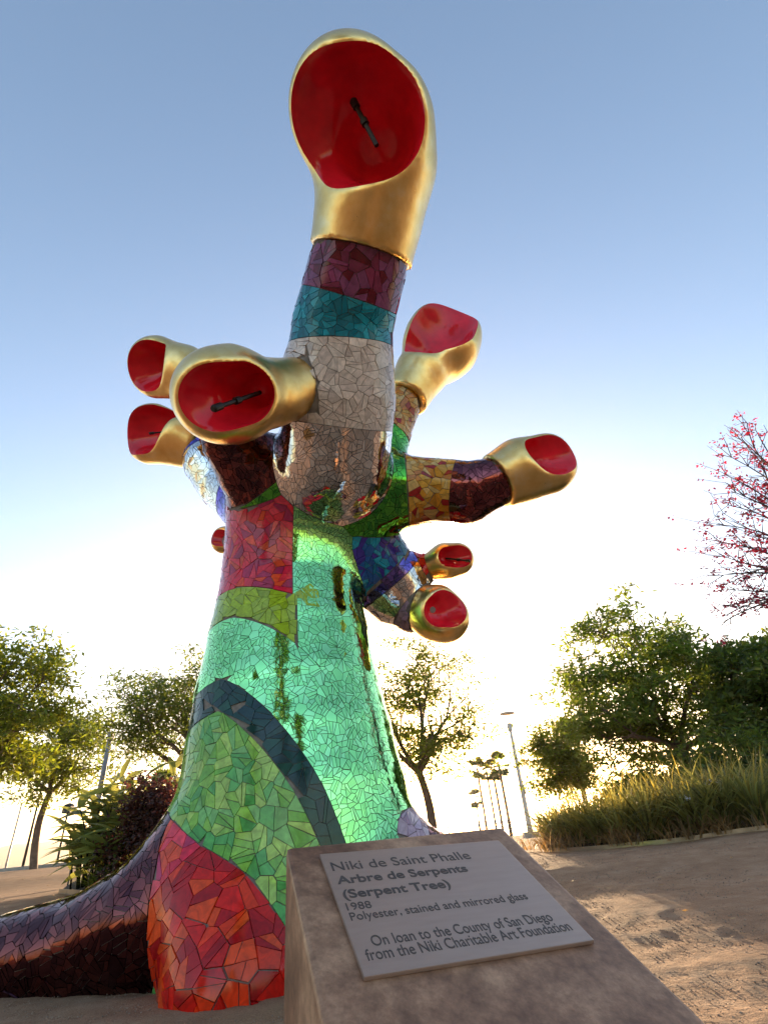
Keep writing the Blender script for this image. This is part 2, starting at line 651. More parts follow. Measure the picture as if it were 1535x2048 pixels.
def elem(name, ch, bands, mode='s'):
    ELEMS.append((name, ch, mode, bands))


trunk_pts = [(590, 985, 3.9, 116), (582, 1080, 4.0, 124), (580, 1180, 4.1, 134), (580, 1290, 4.1, 158), (580, 1400, 4.1, 182), (584, 1500, 4.1, 203), (590, 1600, 4.1, 222)]
tp = chain(trunk_pts)
TRUNK = chain(trunk_pts, (np.array([tp[0][-1][0] + 0.02, 4.1, -0.3]), tp[1][-1] * 1.06))


def zs(u, v):
    return at(u, v, 3.5)[2]


ZB = [-1, zs(500, 1425), zs(500, 1360), zs(560, 1228), zs(560, 1165), zs(560, 975), 9]
elem('trunk', TRUNK, [(ZB[0], ZB[1], -9, 1.12, 'swirl'), (ZB[1], ZB[2], -9, 1.12, 'teal'), (ZB[2], ZB[3], -9, 1.12, 'mint'), (ZB[0], ZB[3], 1.12, 2.4, 'rose'), (ZB[0], ZB[3], 2.4, 9, 'swirl'),
                      (ZB[3], ZB[4], -9, 0.28, 'lime'), (ZB[4], ZB[5], -9, 0.22, 'pink'), (ZB[3], ZB[5], 0.25, 9, 'mint'), (ZB[5], ZB[6], -9, 9, 'green')], 'z')
elem('root', chain([(400, 1760, 3.85, 128), (310, 1840, 3.75, 118), (160, 1900, 3.85, 94), (0, 1932, 4.0, 84), (-90, 1950, 4.1, 66)]), [(0, 2, -9, 9, 'plum')])
elem('root', chain([(418, 1735, 3.74, 102), (446, 1855, 3.48, 116), (462, 1975, 3.33, 128)]), [(0, .3, -9, 9, 'pink'), (.3, 2, -9, 9, 'red')])
elem('root', chain([(745, 1690, 3.9, 84), (830, 1722, 4.05, 66), (905, 1745, 4.2, 52)]), [(0, .45, -9, 9, 'lilac'), (.45, 2, -9, 9, 'plum')])
elem('root', chain([(860, 1830, 3.5, 120), (1000, 1850, 3.1, 92), (1090, 1870, 2.95, 70)]), [(0, 2, -9, 9, 'silver')])
elem('limb', chain([(668, 925, 3.4, 108), (682, 800, 3.05, 108), (684, 660, 2.7, 98), (722, 510, 2.3, 94)]),
     [(-1, .2, -9, 9, 'silver'), (.2, .575, -9, 9, 'white'), (.575, .79, -9, 9, 'turq'), (.79, 2, -9, 9, 'wine')])
elem('limb', chain([(650, 765, 3.0, 78), (585, 775, 2.74, 50)]), [(-1, 2, -9, 9, 'white')])
elem('limb', chain([(555, 985, 3.7, 92), (505, 935, 3.45, 70), (465, 885, 3.25, 58), (425, 805, 3.2, 42), (405, 765, 3.2, 37)]),
     [(-1, .16, -9, 9, 'green'), (.16, .52, -9, 9, 'plum'), (.52, .72, -9, 9, 'amber'), (.72, 2, -9, 9, 'skyglass')])
elem('limb', chain([(540, 1010, 4.1, 88), (455, 965, 4.15, 58), (420, 925, 4.1, 50), (403, 890, 4.1, 40)]), [(-1, .3, -9, 9, 'violet'), (.3, .85, -9, 9, 'silver'), (.85, 2, -9, 9, 'violet')])
elem('limb', chain([(680, 990, 3.9, 100), (745, 905, 3.9, 66), (785, 838, 3.85, 44), (812, 790, 3.8, 36)]), [(-1, .62, -9, 9, 'green'), (.62, 2, -9, 9, 'amber')])
elem('limb', chain([(690, 1000, 3.9, 95), (780, 985, 3.9, 74), (860, 980, 3.9, 63), (930, 985, 3.85, 62), (1002, 960, 3.8, 46)]), [(-1, .39, -9, 9, 'green'), (.39, .70, -9, 9, 'amber'), (.70, 2, -9, 9, 'maroon')])
elem('limb', chain([(680, 1105, 4.2, 90), (745, 1130, 4.35, 74), (790, 1185, 4.5, 62), (825, 1215, 4.5, 48), (847, 1217, 4.45, 38)]), [(-1, .42, -9, 9, 'turqmix'), (.42, .56, -9, 9, 'violet'), (.56, .86, -9, 9, 'silver'), (.86, 2, -9, 9, 'lilac')])
elem('limb', chain([(785, 1165, 4.5, 48), (835, 1142, 4.5, 31), (864, 1132, 4.45, 24)]), [(-1, .4, -9, 9, 'silver'), (.4, 2, -9, 9, 'red')])
elem('limb', chain([(530, 1105, 4.7, 60), (468, 1085, 4.9, 24)]), [(-1, 2, -9, 9, 'rose')])
NE = len(ELEMS)
KB = 0.065


def f_body(X):
    a = np.zeros(len(X))
    for _, ch, _, _ in ELEMS:
        d, _ = sd_chain(X, ch)
        a += np.exp(np.clip(-d / KB, -60, 60))
    return -KB * np.log(np.maximum(a, 1e-30))


LAB = [(e, b) for e in range(NE) for b in range(len(ELEMS[e][3]))]


def fields(X):
    out = np.empty((len(X), len(LAB)))
    j = 0
    for name, ch, mode, bands in ELEMS:
        d, s = sd_chain(X, ch)
        if mode == 'z':
            P, r = ch
            cx = np.interp(X[:, 2], P[::-1, 2], P[::-1, 0])
            cy = np.interp(X[:, 2], P[::-1, 2], P[::-1, 1])
            az = np.arctan2(X[:, 0] - cx, -(X[:, 1] - cy))
            am = np.clip((2.35 - X[:, 2]) / 2.35, 0, 1)
            drop = 1.15 * np.maximum(0, np.minimum(az, 1.1) + 0.5) ** 1.3 + 0.45 * np.maximum(0, -(az + 0.5))
            sc, sv, ra = 1.0, X[:, 2] + am * drop + 0.05 * np.sin(az * 2 + .6), 0.55
        else:
            L = np.linalg.norm(np.diff(ch[0], axis=0), axis=1).sum()
            sc, sv, az, ra = L, s, np.zeros(len(X)), 1
        for lo, hi, a0, a1, _ in bands:
            v = np.maximum(0, np.maximum((lo - sv) * sc, (sv - hi) * sc))
            v = np.maximum(v, np.maximum((a0 - az) * ra, (az - a1) * ra))
            out[:, j] = d + v
            j += 1
    return out


allP = np.concatenate([e[1][0] for e in ELEMS])
allr = np.concatenate([e[1][1] for e in ELEMS])
blo = (allP - allr[:, None]).min(0) - 0.1
bhi = (allP + allr[:, None]).max(0) + 0.1
blo[2] = -0.22
V, Q = surface_net(f_body, blo, bhi, 0.036)
V = newton(f_body, V, -0.003, 2)
owner_v = np.argmin(np.stack([sd_chain(V, e[1])[0] for e in ELEMS], 1), 1)
owner_q = np.array([np.bincount(o, minlength=NE).argmax() for o in owner_v[Q]])
sculpt = thing('mosaic_sculpture', 'tall mosaic sculpture with branching arms that end in gilded open buds', 'sculpture', gpt(-0.85, 4.1))
SL = np.array(sculpt.location)
PARTS = []
for e in range(NE):
    q = Q[owner_q == e]
    used, inv = np.unique(q, return_inverse=True)
    o = mesh_np(ELEMS[e][0], V[used] - SL, inv.reshape(q.shape), M_GROUT, sculpt, smooth=True)
    PARTS.append(o)

# --- tile seeds
tri = np.concatenate([Q[:, [0, 1, 2]], Q[:, [0, 2, 3]]])
TA = np.linalg.norm(np.cross(V[tri[:, 1]] - V[tri[:, 0]], V[tri[:, 2]] - V[tri[:, 0]]), axis=1) / 2
NC = 130000
pick = rng.choice(len(tri), NC, p=TA / TA.sum())
w = rng.random((NC, 2))
fl = w.sum(1) > 1
w[fl] = 1 - w[fl]
X = V[tri[pick, 0]] + w[:, :1] * (V[tri[pick, 1]] - V[tri[pick, 0]]) + w[:, 1:] * (V[tri[pick, 2]] - V[tri[pick, 0]])
X = X[X[:, 2] > 0.005]
lab = fields(X).argmin(1)
PALK = [ELEMS[e][3][b][4] for e, b in LAB]
size = np.array([PAL[k][1] for k in PALK])
seeds, slab = [], []
grids = {}
for i in range(len(X)):
    l = int(lab[i])
    r_ = size[l] * 0.80
    x, y, z = X[i]
    gx, gy, gz = int(math.floor(x / r_)), int(math.floor(y / r_)), int(math.floor(z / r_))
    gd = grids.setdefault(l, {})
    ok = True
    rr_ = r_ * r_
    for a in (-1, 0, 1):
        for b in (-1, 0, 1):
            for c in (-1, 0, 1):
                for (px, py, pz) in gd.get((gx + a, gy + b, gz + c), ()):
                    if (px - x) ** 2 + (py - y) ** 2 + (pz - z) ** 2 < rr_:
                        ok = False
                        break
                if not ok:
                    break
            if not ok:
                break
        if not ok:
            break
    if ok:
        gd.setdefault((gx, gy, gz), []).append((x, y, z))
        seeds.append((x, y, z))
        slab.append(l)
seeds = newton(f_body, np.array(seeds), 0, 2)
slab = np.array(slab)
NS = len(seeds)
nrm = grad(f_body, seeds)
nrm /= np.linalg.norm(nrm, axis=1)[:, None]
kd = KDTree(NS)
for i, p in enumerate(seeds):
    kd.insert(p, i)
kd.balance()
nb = []
pairs = []
for i in range(NS):
    s_ = size[slab[i]]
    js = [j for (_, j, dd) in kd.find_range(seeds[i], s_ * 2.3) if j != i and nrm[j] @ nrm[i] > 0.1]
    nb.append(js)
    for j in js:
        if slab[j] != slab[i]:
            pairs.append((i, j))
pairs = np.array(pairs)
A, B = seeds[pairs[:, 0]].copy(), seeds[pairs[:, 1]].copy()
la, lb = slab[pairs[:, 0]], slab[pairs[:, 1]]
ar = np.arange(len(pairs))


def fdiff(X):
    f_ = fields(X)
    return f_[ar, lb] - f_[ar, la]


for _ in range(9):
    Mx = (A + B) / 2
    pos = fdiff(Mx) > 0
    A[pos] = Mx[pos]
    B[~pos] = Mx[~pos]
Mx = (A + B) / 2
e_ = 0.006
Gr = np.stack([fdiff(Mx + np.eye(3)[k] * e_) - fdiff(Mx - np.eye(3)[k] * e_) for k in range(3)], 1)
bclip = {}
for q in range(len(pairs)):
    bclip.setdefault(int(pairs[q, 0]), []).append((Mx[q], Gr[q]))


def clip(poly, n, c):
    """keep n.x <= c"""
    out = []
    m = len(poly)
    for i in range(m):
        a, b = poly[i], poly[(i + 1) % m]
        da, db = n[0] * a[0] + n[1] * a[1] - c, n[0] * b[0] + n[1] * b[1] - c
        if da <= 0:
            out.append(a)
        if (da < 0 < db) or (db < 0 < da):
            t_ = da / (da - db)
            out.append((a[0] + t_ * (b[0] - a[0]), a[1] + t_ * (b[1] - a[1])))
    return out


def parea(p):
    return 0.5 * sum(p[i][0] * p[(i + 1) % len(p)][1] - p[(i + 1) % len(p)][0] * p[i][1] for i in range(len(p)))


BUDS = [
    ([(722, 512, 2.3, 103), (738, 430, 2.1, 102), (750, 335, 1.87, 116), (735, 265, 1.68, 128), (700, 225, 1.56, 124)], [(480, 225, 1.33, 98), (620, 230, 1.41, 112), (735, 240, 1.52, 104), (750, 285, 1.70, 70)]),
    ([(616, 773, 2.83, 60), (530, 788, 2.62, 66), (465, 790, 2.47, 94), (440, 792, 2.42, 94)], [(330, 815, 2.12, 60), (415, 800, 2.20, 68), (485, 787, 2.36, 52), (515, 782, 2.48, 32)]),
    ([(412, 775, 3.2, 46), (368, 745, 3.2, 52), (318, 735, 3.2, 62)], [(225, 745, 3.02, 44), (285, 730, 3.05, 46), (330, 725, 3.12, 34)]),
    ([(410, 896, 4.1, 49), (360, 878, 4.1, 52), (308, 868, 4.1, 62)], [(215, 868, 3.92, 44), (290, 855, 3.93, 46), (345, 850, 4.0, 34)]),
    ([(808, 800, 3.8, 46), (845, 740, 3.8, 50), (880, 690, 3.8, 74), (888, 672, 3.8, 74)], [(930, 570, 3.40, 60), (888, 632, 3.46, 63), (852, 678, 3.58, 44)]),
    ([(992, 963, 3.8, 57), (1040, 940, 3.8, 62), (1090, 928, 3.8, 62)], [(1180, 885, 3.55, 42), (1115, 897, 3.54, 46), (1075, 908, 3.62, 32)]),
    ([(840, 1217, 4.45, 44), (870, 1225, 4.4, 54), (888, 1235, 4.4, 50)], [(955, 1185, 4.15, 38), (905, 1209, 4.14, 41), (878, 1222, 4.22, 28)]),
    ([(856, 1135, 4.45, 27), (890, 1122, 4.4, 35), (914, 1118, 4.4, 33)], [(975, 1095, 4.2, 26), (927, 1107, 4.22, 26), (896, 1114, 4.28, 19)]),
    ([(474, 1088, 4.9, 23), (450, 1080, 4.9, 28)], [(415, 1070, 4.75, 20), (443, 1075, 4.74, 18)]),
]
NECK = []
for bp, _ in BUDS:
    P_, r_ = chain(bp[:2])
    NECK.append((P_[0], (P_[1] - P_[0]) / np.linalg.norm(P_[1] - P_[0]), r_[0]))
GAP = 0.0032
polys = []          # (seed, [2d pts], ex, ey)
for i in range(NS):
    n_ = nrm[i]
    ex = np.cross(n_, (0.31, 0.2, 0.93))
    ex /= np.linalg.norm(ex)
    ey = np.cross(n_, ex)
    R_ = size[slab[i]] * 1.6
    poly = [(R_ * math.cos(k * math.pi / 4), R_ * math.sin(k * math.pi / 4)) for k in range(8)]
    for j in nb[i]:
        if slab[j] == slab[i]:
            d = seeds[j] - seeds[i]
            dx, dy = d @ ex, d @ ey
            L = math.hypot(dx, dy)
            if L < 1e-6:
                continue
            poly = clip(poly, (dx / L, dy / L), min(math.sqrt(d @ d), L * 1.25) / 2 - GAP / 2)
            if len(poly) < 3:
                break
    for m_, g_ in bclip.get(i, ()):
        gx, gy = g_ @ ex, g_ @ ey
        L = math.hypot(gx, gy)
        if L < 1e-6 or len(poly) < 3:
            continue
        d = m_ - seeds[i]
        # keep g.(p - m) >= gap
        poly = clip(poly, (-gx / L, -gy / L), -(gx * (d @ ex) + gy * (d @ ey)) / L - GAP / 2)
    for P_, t_n, r_n in NECK:
        d = P_ - seeds[i]
        rd = d - t_n * (d @ t_n)
        if d @ d < (r_n * 1.4) ** 2 and rd @ rd < (r_n * 1.0) ** 2 and len(poly) >= 3:
            gx, gy = t_n @ ex, t_n @ ey
            L = math.hypot(gx, gy)
            if (-d) @ t_n > 0.0:
                poly = []
            elif L > 0.2:
                poly = clip(poly, (gx / L, gy / L), (d @ t_n) / L - .002)
    if len(poly) < 3:
        continue
    # split some cells into shards
    pieces = [poly]
    for _ in range(3):
        nxt = []
        for p in pieces:
            A_ = parea(p)
            if A_ > 0.34 * size[slab[i]] ** 2 and random.random() < 0.66:
                cx = sum(q[0] for q in p) / len(p)
                cy = sum(q[1] for q in p) / len(p)
                w_ = random.random() * math.pi
                nx, ny = math.cos(w_), math.sin(w_)
                c = nx * cx + ny * cy
                nxt.append(clip(p, (nx, ny), c - GAP / 2))
                nxt.append(clip(p, (-nx, -ny), -c - GAP / 2))
            else:
                nxt.append(p)
        pieces = nxt
    for p in pieces:
        # drop near-duplicate corners
        q = []
        for a in p:
            if not q or math.hypot(a[0] - q[-1][0], a[1] - q[-1][1]) > 0.004:
                q.append(a)
        if len(q) > 2 and math.hypot(q[0][0] - q[-1][0], q[0][1] - q[-1][1]) <= 0.004:
            q.pop()
        if len(q) >= 3 and parea(q) > 0.6e-4:
            polys.append((i, q, ex, ey))
cnt = np.array([len(p[1]) for p in polys])
allv = np.concatenate([seeds[i] + np.array([a * ex + b * ey for a, b in q]) for i, q, ex, ey in polys])
HT = 0.005
allv = newton(f_body, allv, HT, 2)
vnrm = grad(f_body, allv)
vnrm /= np.linalg.norm(vnrm, axis=1)[:, None]
off = np.concatenate([[0], np.cumsum(cnt)])
bvh = BVHTree.FromPolygons(V.tolist(), Q.tolist())
cents = np.array([allv[off[k]:off[k + 1]].mean(0) for k in range(len(polys))])
in_bud = np.zeros(len(polys), bool)
for bp, _ in BUDS:
    b0 = chain(bp)
    in_bud |= (sd_chain(cents, b0)[0] < -0.004) & ((cents - b0[0][0]) @ (b0[0][1] - b0[0][0]) > 0.005)
fcent = f_body(cents)
tiles = []
for k, (i, q, ex, ey) in enumerate(polys):
    P = allv[off[k]:off[k + 1]]
    VN = vnrm[off[k]:off[k + 1]]
    c = P.mean(0)
    n_ = np.zeros(3)
    for a in range(len(P)):
        n_ += np.cross(P[a] - c, P[(a + 1) % len(P)] - c)
    n_ /= max(np.linalg.norm(n_), 1e-12)
    if n_ @ nrm[i] < 0:
        P = P[::-1]
        VN = VN[::-1]
        n_ = -n_
    mir, sz, cols = PAL[PALK[slab[i]]]
    jit = rng.normal(0, 0.007, 3)
    n2 = n_ + jit - n_ * (jit @ n_)
    n2 /= np.linalg.norm(n2)
    T = P - ((P - c) @ n2)[:, None] * n2
    TN = VN * .62 + n2 * .38 + jit * .4
    TN /= np.linalg.norm(TN, axis=1)[:, None]
    lift = max(0.0, 0.0045 - fcent[k]) + 0.0015 * rng.random()
    T = T + n_ * lift
    Bt = T - n_ * (0.013 + lift)
    base = np.array(cols[int(rng.integers(len(cols)))]) * (1 + rng.normal(0, 0.07))
    px, dz = project(c)
    ar_ = 0.0
    vdir = CAM - c
    vd = np.linalg.norm(vdir)
    cosv = (n_ @ vdir) / vd
    if cosv > 0.08 and -10 < px[0] < 1545 and -10 < px[1] < 2058:
        pp, _ = project(T)
        ar_ = abs(parea([tuple(a) for a in pp]))
        if ar_ > 150:
            hit = bvh.ray_cast(Vector(c + n_ * 0.03), Vector(vdir / vd))
            if hit[0] is not None:
                ar_ = 0
            if px[0] > 590 and px[1] > 1700:
                ar_ = 0
    if in_bud[k]:
        continue
    tiles.append([ar_, T, Bt, base, mir, LAB[slab[i]][0], TN])
order = sorted(range(len(tiles)), key=lambda k: -tiles[k][0])
single = set(order[:295])


def prism_normals(T, Bt, TN):
    m = len(T)
    out = [tuple(a) for a in TN]
    for k in range(m):
        k2 = (k + 1) % m
        w_ = np.cross(Bt[k] - T[k], T[k2] - T[k])
        w_ = tuple(w_ / max(np.linalg.norm(w_), 1e-9))
        out += [w_] * 4
    return out


def prism(T, Bt, n0=0):
    m = len(T)
    Fs = [[n0 + k for k in range(m)]]
    for k in range(m):
        k2 = (k + 1) % m
        Fs.append([n0 + k, n0 + m + k, n0 + m + k2, n0 + k2])
    return Fs


buck = {}
for k, (ar_, T, Bt, base, mir, e, TN) in enumerate(tiles):
    VV = np.concatenate([T, Bt])
    if k in single:
        c = VV.mean(0)
        o = mesh_np('tile', VV - c, prism(T, Bt), M_MIRROR if mir else M_GLASS, PARTS[e], col=np.clip(base, 0, 1))
        o.location = c - SL
        o.data.normals_split_custom_set(prism_normals(T, Bt, TN))
    else:
        bk = buck.setdefault((e, mir), [[], [], [], 0, []])
        bk[0].append(VV)
        bk[1] += prism(T, Bt, bk[3])
        bk[2].append(np.tile(np.clip(base, 0, 1), (len(VV), 1)))
        bk[3] += len(VV)
        bk[4] += prism_normals(T, Bt, TN)
for (e, mir), bk in buck.items():
    o = mesh_np('mirror_mosaic' if mir else 'glass_mosaic', np.concatenate(bk[0]) - SL, bk[1], M_MIRROR if mir else M_GLASS, PARTS[e], col=np.concatenate(bk[2]), kind='stuff')
    o.data.normals_split_custom_set(bk[4])

# --- gilded open buds at the ends of the limbs
for bi, (bp, cp) in enumerate(BUDS):
    bc, cc = chain(bp), chain(cp)
    km = 0.02 * (bc[1].max() / 0.25)
    kr = km * 1.5
    nk = (bc[0][1] - bc[0][0]) / np.linalg.norm(bc[0][1] - bc[0][0])

    def fb(X, bc=bc):
        a = np.zeros(len(X))
        P, r = bc
        for k in range(len(P) - 1):
            d, _ = sd_chain(X, (P[k:k + 2], r[k:k + 2]))
            a += np.exp(np.clip(-d / km, -60, 60))
        return np.maximum(-km * np.log(np.maximum(a, 1e-30)), -(X - P[0]) @ nk)

    def fc(X, cc=cc):
        a = np.zeros(len(X))
        P, r = cc
        for k in range(len(P) - 1):
            d, _ = sd_chain(X, (P[k:k + 2], r[k:k + 2]))
            a += np.exp(np.clip(-d / km, -60, 60))
        return -km * np.log(np.maximum(a, 1e-30))

    def ff(X):
        a, b = fb(X), -fc(X)
        return .5 * (a + b + np.sqrt((a - b) ** 2 + kr * kr))

    def fe(X):
        return fb(X) + fc(X)
    lo = (bc[0] - bc[1][:, None]).min(0) - 0.06
    hi = (bc[0] + bc[1][:, None]).max(0) + 0.06
    h = float((hi - lo).max() / (72 if bi < 2 else 46))
    v, q = surface_net(ff, lo, hi, h)
    db, dc = fb(v), -fc(v)
    red_v = dc > db
    q_red = red_v[q].sum(1) >= 3
    vg = np.unique(q[~q_red])
    vr = np.unique(q[q_red])
    bnd = np.intersect1d(vg, vr)
    inner = np.setdiff1d(np.arange(len(v)), bnd)
    rm = np.zeros(len(v), bool)
    rm[vr] = True
    gi = inner[~rm[inner]]
    ri = inner[rm[inner]]
    v = newton(ff, v, 0, 2)
    for _ in range(6):
        v[bnd] = newton(fe, v[bnd], 0, 1)
        v[bnd] = newton(ff, v[bnd], 0, 1)
    # relax the mesh around the rim so that the edge stays clean
    ed_ = np.concatenate([q[:, [0, 1]], q[:, [1, 2]], q[:, [2, 3]], q[:, [3, 0]]])
    isb = np.zeros(len(v), bool)
    isb[bnd] = True
    dist = np.where(isb, 0, 99)
    for _ in range(5):
        np.minimum.at(dist, ed_[:, 0], dist[ed_[:, 1]] + 1)
        np.minimum.at(dist, ed_[:, 1], dist[ed_[:, 0]] + 1)
    cls = np.where(isb, 2, np.where(rm, 1, 0))
    for it in range(12):
        acc = np.zeros_like(v)
        wt = np.zeros(len(v))
        for a_, b_ in ((0, 1), (1, 0)):
            i_, j_ = ed_[:, a_], ed_[:, b_]
            ok = np.where(cls[i_] == 2, cls[j_] == 2, (cls[j_] == 2) | (cls[j_] == cls[i_]))
            np.add.at(acc, i_[ok], v[j_[ok]])
            np.add.at(wt, i_[ok], 1)
        mv = (dist <= 4) & (wt > 1)
        v[mv] = v[mv] * .4 + .6 * acc[mv] / wt[mv][:, None]
        for _ in range(3):
            v[bnd] = newton(fe, v[bnd], 0, 1)
            v[bnd] = newton(ff, v[bnd], 0, 1)
        g1 = mv & (cls != 2)
        v[g1] = newton(ff, v[g1], 0, 1)
    used, inv = np.unique(q[~q_red], return_inverse=True)
    bud = mesh_np('gilded_bud', v[used] - SL, inv.reshape(-1, 4), M_GOLD, sculpt, smooth=True)
    used, inv = np.unique(q[q_red], return_inverse=True)
    if len(used):
        mesh_np('red_lining', v[used] - SL, inv.reshape(-1, 4), M_RED, bud, smooth=True)
    if bi in (0, 1, 3, 7):
        # water pipe standing in the hollow
        seg = {0: ((742, 270, 1.62), (705, 200, 1.50)), 1: ((500, 792, 2.42), (425, 818, 2.26)), 3: ((345, 862, 4.02), (298, 867, 3.95)), 7: ((902, 1118, 4.33), (940, 1122, 4.25))}[bi]
        a, b_ = at(*seg[0]) - SL, at(*seg[1]) - SL
        d = b_ - a
        mb = MB()
        rp = {0: .022, 1: .02, 3: .012, 7: .012}[bi]
        mb.tube([a - d * 0.3, a + d * 0.78], rp * 0.75, 12)
        mb.tube([a + d * 0.3, a + d * 0.42], rp * 1.25, 12)
        mb.tube([a + d * 0.78, a + d * 0.96, a + d * 1.0], [rp * 1.2, rp * 1.25, rp * 0.9], 12)
        mb.build('water_pipe', M_PIPE, bud)

# ------------------------------------------------------------------ sign plinth
a_ax = np.array([0.90465338, 0.42614816, 0.0])
b_ax = np.array([0.37083966, -0.78724112, -0.49267573])
n_ax = np.array([0.20995285, -0.44570076, 0.87021298])
PA = np.array([-0.17863789, 0.9, 0.59434437])


def plane_mat(t):
    m, tt, b, _ = new_mat(t)
    return m, tt, b


mp_, tp_, bp_ = plane_mat('weathered_bronze_panel')
n1 = noise(tp_, 7, 8, 0.68)
n2 = noise(tp_, 28, 5, 0.65)
r1 = ramp(tp_, n1.outputs[0], [(0.34, (0.19, 0.09, 0.055)), (0.5, (0.32, 0.165, 0.10)), (0.66, (0.48, 0.275, 0.17))])
r2_ = ramp(tp_, n2.outputs[0], [(0.35, (0.8, 0.79, 0.78)), (0.65, (1.12, 1.1, 1.08))])
mx_ = N(tp_, 'ShaderNodeMix', data_type='RGBA', blend_type='MULTIPLY')
mx_.inputs[0].default_value = 1
n3_ = noise(tp_, 130, 4, 0.7)
r3_ = ramp(tp_, n3_.outputs[0], [(0.3, (0.80, 0.80, 0.80)), (0.7, (1.16, 1.15, 1.14))])
mx3_ = N(tp_, 'ShaderNodeMix', data_type='RGBA', blend_type='MULTIPLY')
mx3_.inputs[0].default_value = 1
tp_.links.new(r1.outputs[0], mx_.inputs[6])
tp_.links.new(r2_.outputs[0], mx_.inputs[7])
tp_.links.new(mx_.outputs[2], mx3_.inputs[6])
tp_.links.new(r3_.outputs[0], mx3_.inputs[7])
tp_.links.new(mx3_.outputs[2], bp_.inputs['Base Color'])
bp_.inputs['Metallic'].default_value = 0.0
bp_.inputs['Roughness'].default_value = 0.5
bp_.inputs['Specular IOR Level'].default_value = 0.3
bump(tp_, bp_, n3_.outputs[0], 0.0012, 0.4)
M_PLINTH = mp_
mq, tq, bq = plane_mat('brushed_plaque_metal')
tcq = N(tq, 'ShaderNodeTexCoord', name='tc')
mpq = N(tq, 'ShaderNodeMapping')
mpq.inputs['Scale'].default_value = (2, 14, 14)
tq.links.new(tcq.outputs['Object'], mpq.inputs[0])
nq = noise(tq, 9, 4, 0.6, vec=mpq.outputs[0])
nq2 = noise(tq, 12, 4, 0.6)
rq = ramp(tq, nq.outputs[0], [(0.2, (0.40, 0.275, 0.22)), (0.8, (0.46, 0.325, 0.26))])
tq.links.new(rq.outputs[0], bq.inputs['Base Color'])
bq.inputs['Metallic'].default_value = 0.5
rrq = N(tq, 'ShaderNodeMapRange')
rrq.inputs['To Min'].default_value = 0.28
rrq.inputs['To Max'].default_value = 0.5
tq.links.new(nq2.outputs[0], rrq.inputs[0])
tq.links.new(rrq.outputs[0], bq.inputs['Roughness'])
M_PLAQUE = mq
M_LETTER = simple('etched_letter_paint', (0.085, 0.06, 0.05), 0.6, var=0.1, scale=40)

plinth = thing('sign_plinth', 'wedge shaped brown metal plinth with sloping top beside the sculpture', 'plinth', (PA[0] + 0.25, PA[1] - 0.1, 0))
PO = np.array(plinth.location)
WP, LP = 0.366, 0.52


def onp(a, b, n=0.0):
    return PA + a_ax * a + b_ax * b + n_ax * n


top4 = [onp(-0.012, 0), onp(WP, 0), onp(WP - 0.012, LP), onp(-0.05, LP)]
top4[2] = onp(0.352, LP)
bt = [np.array([p[0], p[1], -0.05]) for p in top4]
mb = MB()
mb.add([p - PO for p in bt] + [p - PO for p in top4], [[0, 1, 2, 3][::-1][::-1], [4, 7, 6, 5], [0, 4, 5, 1], [1, 5, 6, 2], [2, 6, 7, 3], [3, 7, 4, 0]])
body = mb.build('body', M_PLINTH, plinth, bevel=0.006)
bmn = bmesh.new()
bmn.from_mesh(body.data)
bmesh.ops.recalc_face_normals(bmn, faces=bmn.faces[:])
bmn.to_mesh(body.data)
bmn.free()

ROT = 0.043
pa = a_ax * math.cos(ROT) + b_ax * math.sin(ROT)
pb = b_ax * math.cos(ROT) - a_ax * math.sin(ROT)
PQ0 = onp(0.0300, 0.0325, 0.0)
PW, PH, PT = 0.297, 0.218, 0.005
Mq = Matrix(((pa[0], -pb[0], n_ax[0], 0), (pa[1], -pb[1], n_ax[1], 0), (pa[2], -pb[2], n_ax[2], 0), (0, 0, 0, 1)))
plaque_m = Matrix.Translation(Vector(PQ0 - PO)) @ Mq
mb = MB()
mb.box((PW / 2, -PH / 2, PT / 2 + 0.0005), (PW, PH, PT))
plaque = mb.build('plaque', M_PLAQUE, plinth, bevel=0.0012)
plaque.matrix_local = plaque_m
LINES = [('Niki de Saint Phalle', 0.0095, 0.041, 0.2155, 0), ('Arbre de Serpents', 0.0095, 0.0690, 0.195, 1), ('(Serpent Tree)', 0.0105, 0.0975, 0.152, 1),
         ('1988', 0.0090, 0.1195, 0.0322, 0), ('Polyester, stained and mirrored glass', 0.0090, 0.1370, 0.2500, 0),
         ('On loan to the County of San Diego', 0.0225, 0.1795, 0.2450, 0), ('from the Niki Charitable Art Foundation', 0.0100, 0.1985, 0.2715, 0)]
for txt, x0, yb, wid, bold in LINES:
    cu = bpy.data.curves.new('lettering', 'FONT')
    cu.body = txt
    cu.size = 0.02
    cu.extrude = 0.0002
    cu.offset = 0.0004 if bold else 0.0
    to = bpy.data.objects.new('lettering', cu)
    COL.objects.link(to)
    bpy.context.view_layer.update()
    dg = bpy.context.evaluated_depsgraph_get()
    me = bpy.data.meshes.new_from_object(to.evaluated_get(dg))
    bpy.data.objects.remove(to)
    co = np.empty(len(me.vertices) * 3, dtype=np.float32)
    me.vertices.foreach_get('co', co)
    co = co.reshape(-1, 3)
    sx = wid / (co[:, 0].max() - co[:, 0].min())
    sy = min(max(sx, 0.85), 1.15) if txt != '1988' else 0.9
    sy = {'Niki de Saint Phalle': 1.36, '1988': 0.92, 'Polyester, stained and mirrored glass': 0.96}.get(txt, 1.12)
    co[:, 0] = (co[:, 0] - co[:, 0].min()) * sx + x0
    co[:, 1] = co[:, 1] * sy - yb
    co[:, 2] += PT + 0.0007
    me.vertices.foreach_set('co', co.ravel())
    me.materials.clear()
    me.materials.append(M_LETTER)
    me.update()
    lo_ = bpy.data.objects.new('lettering', me)
    link(lo_, plaque)


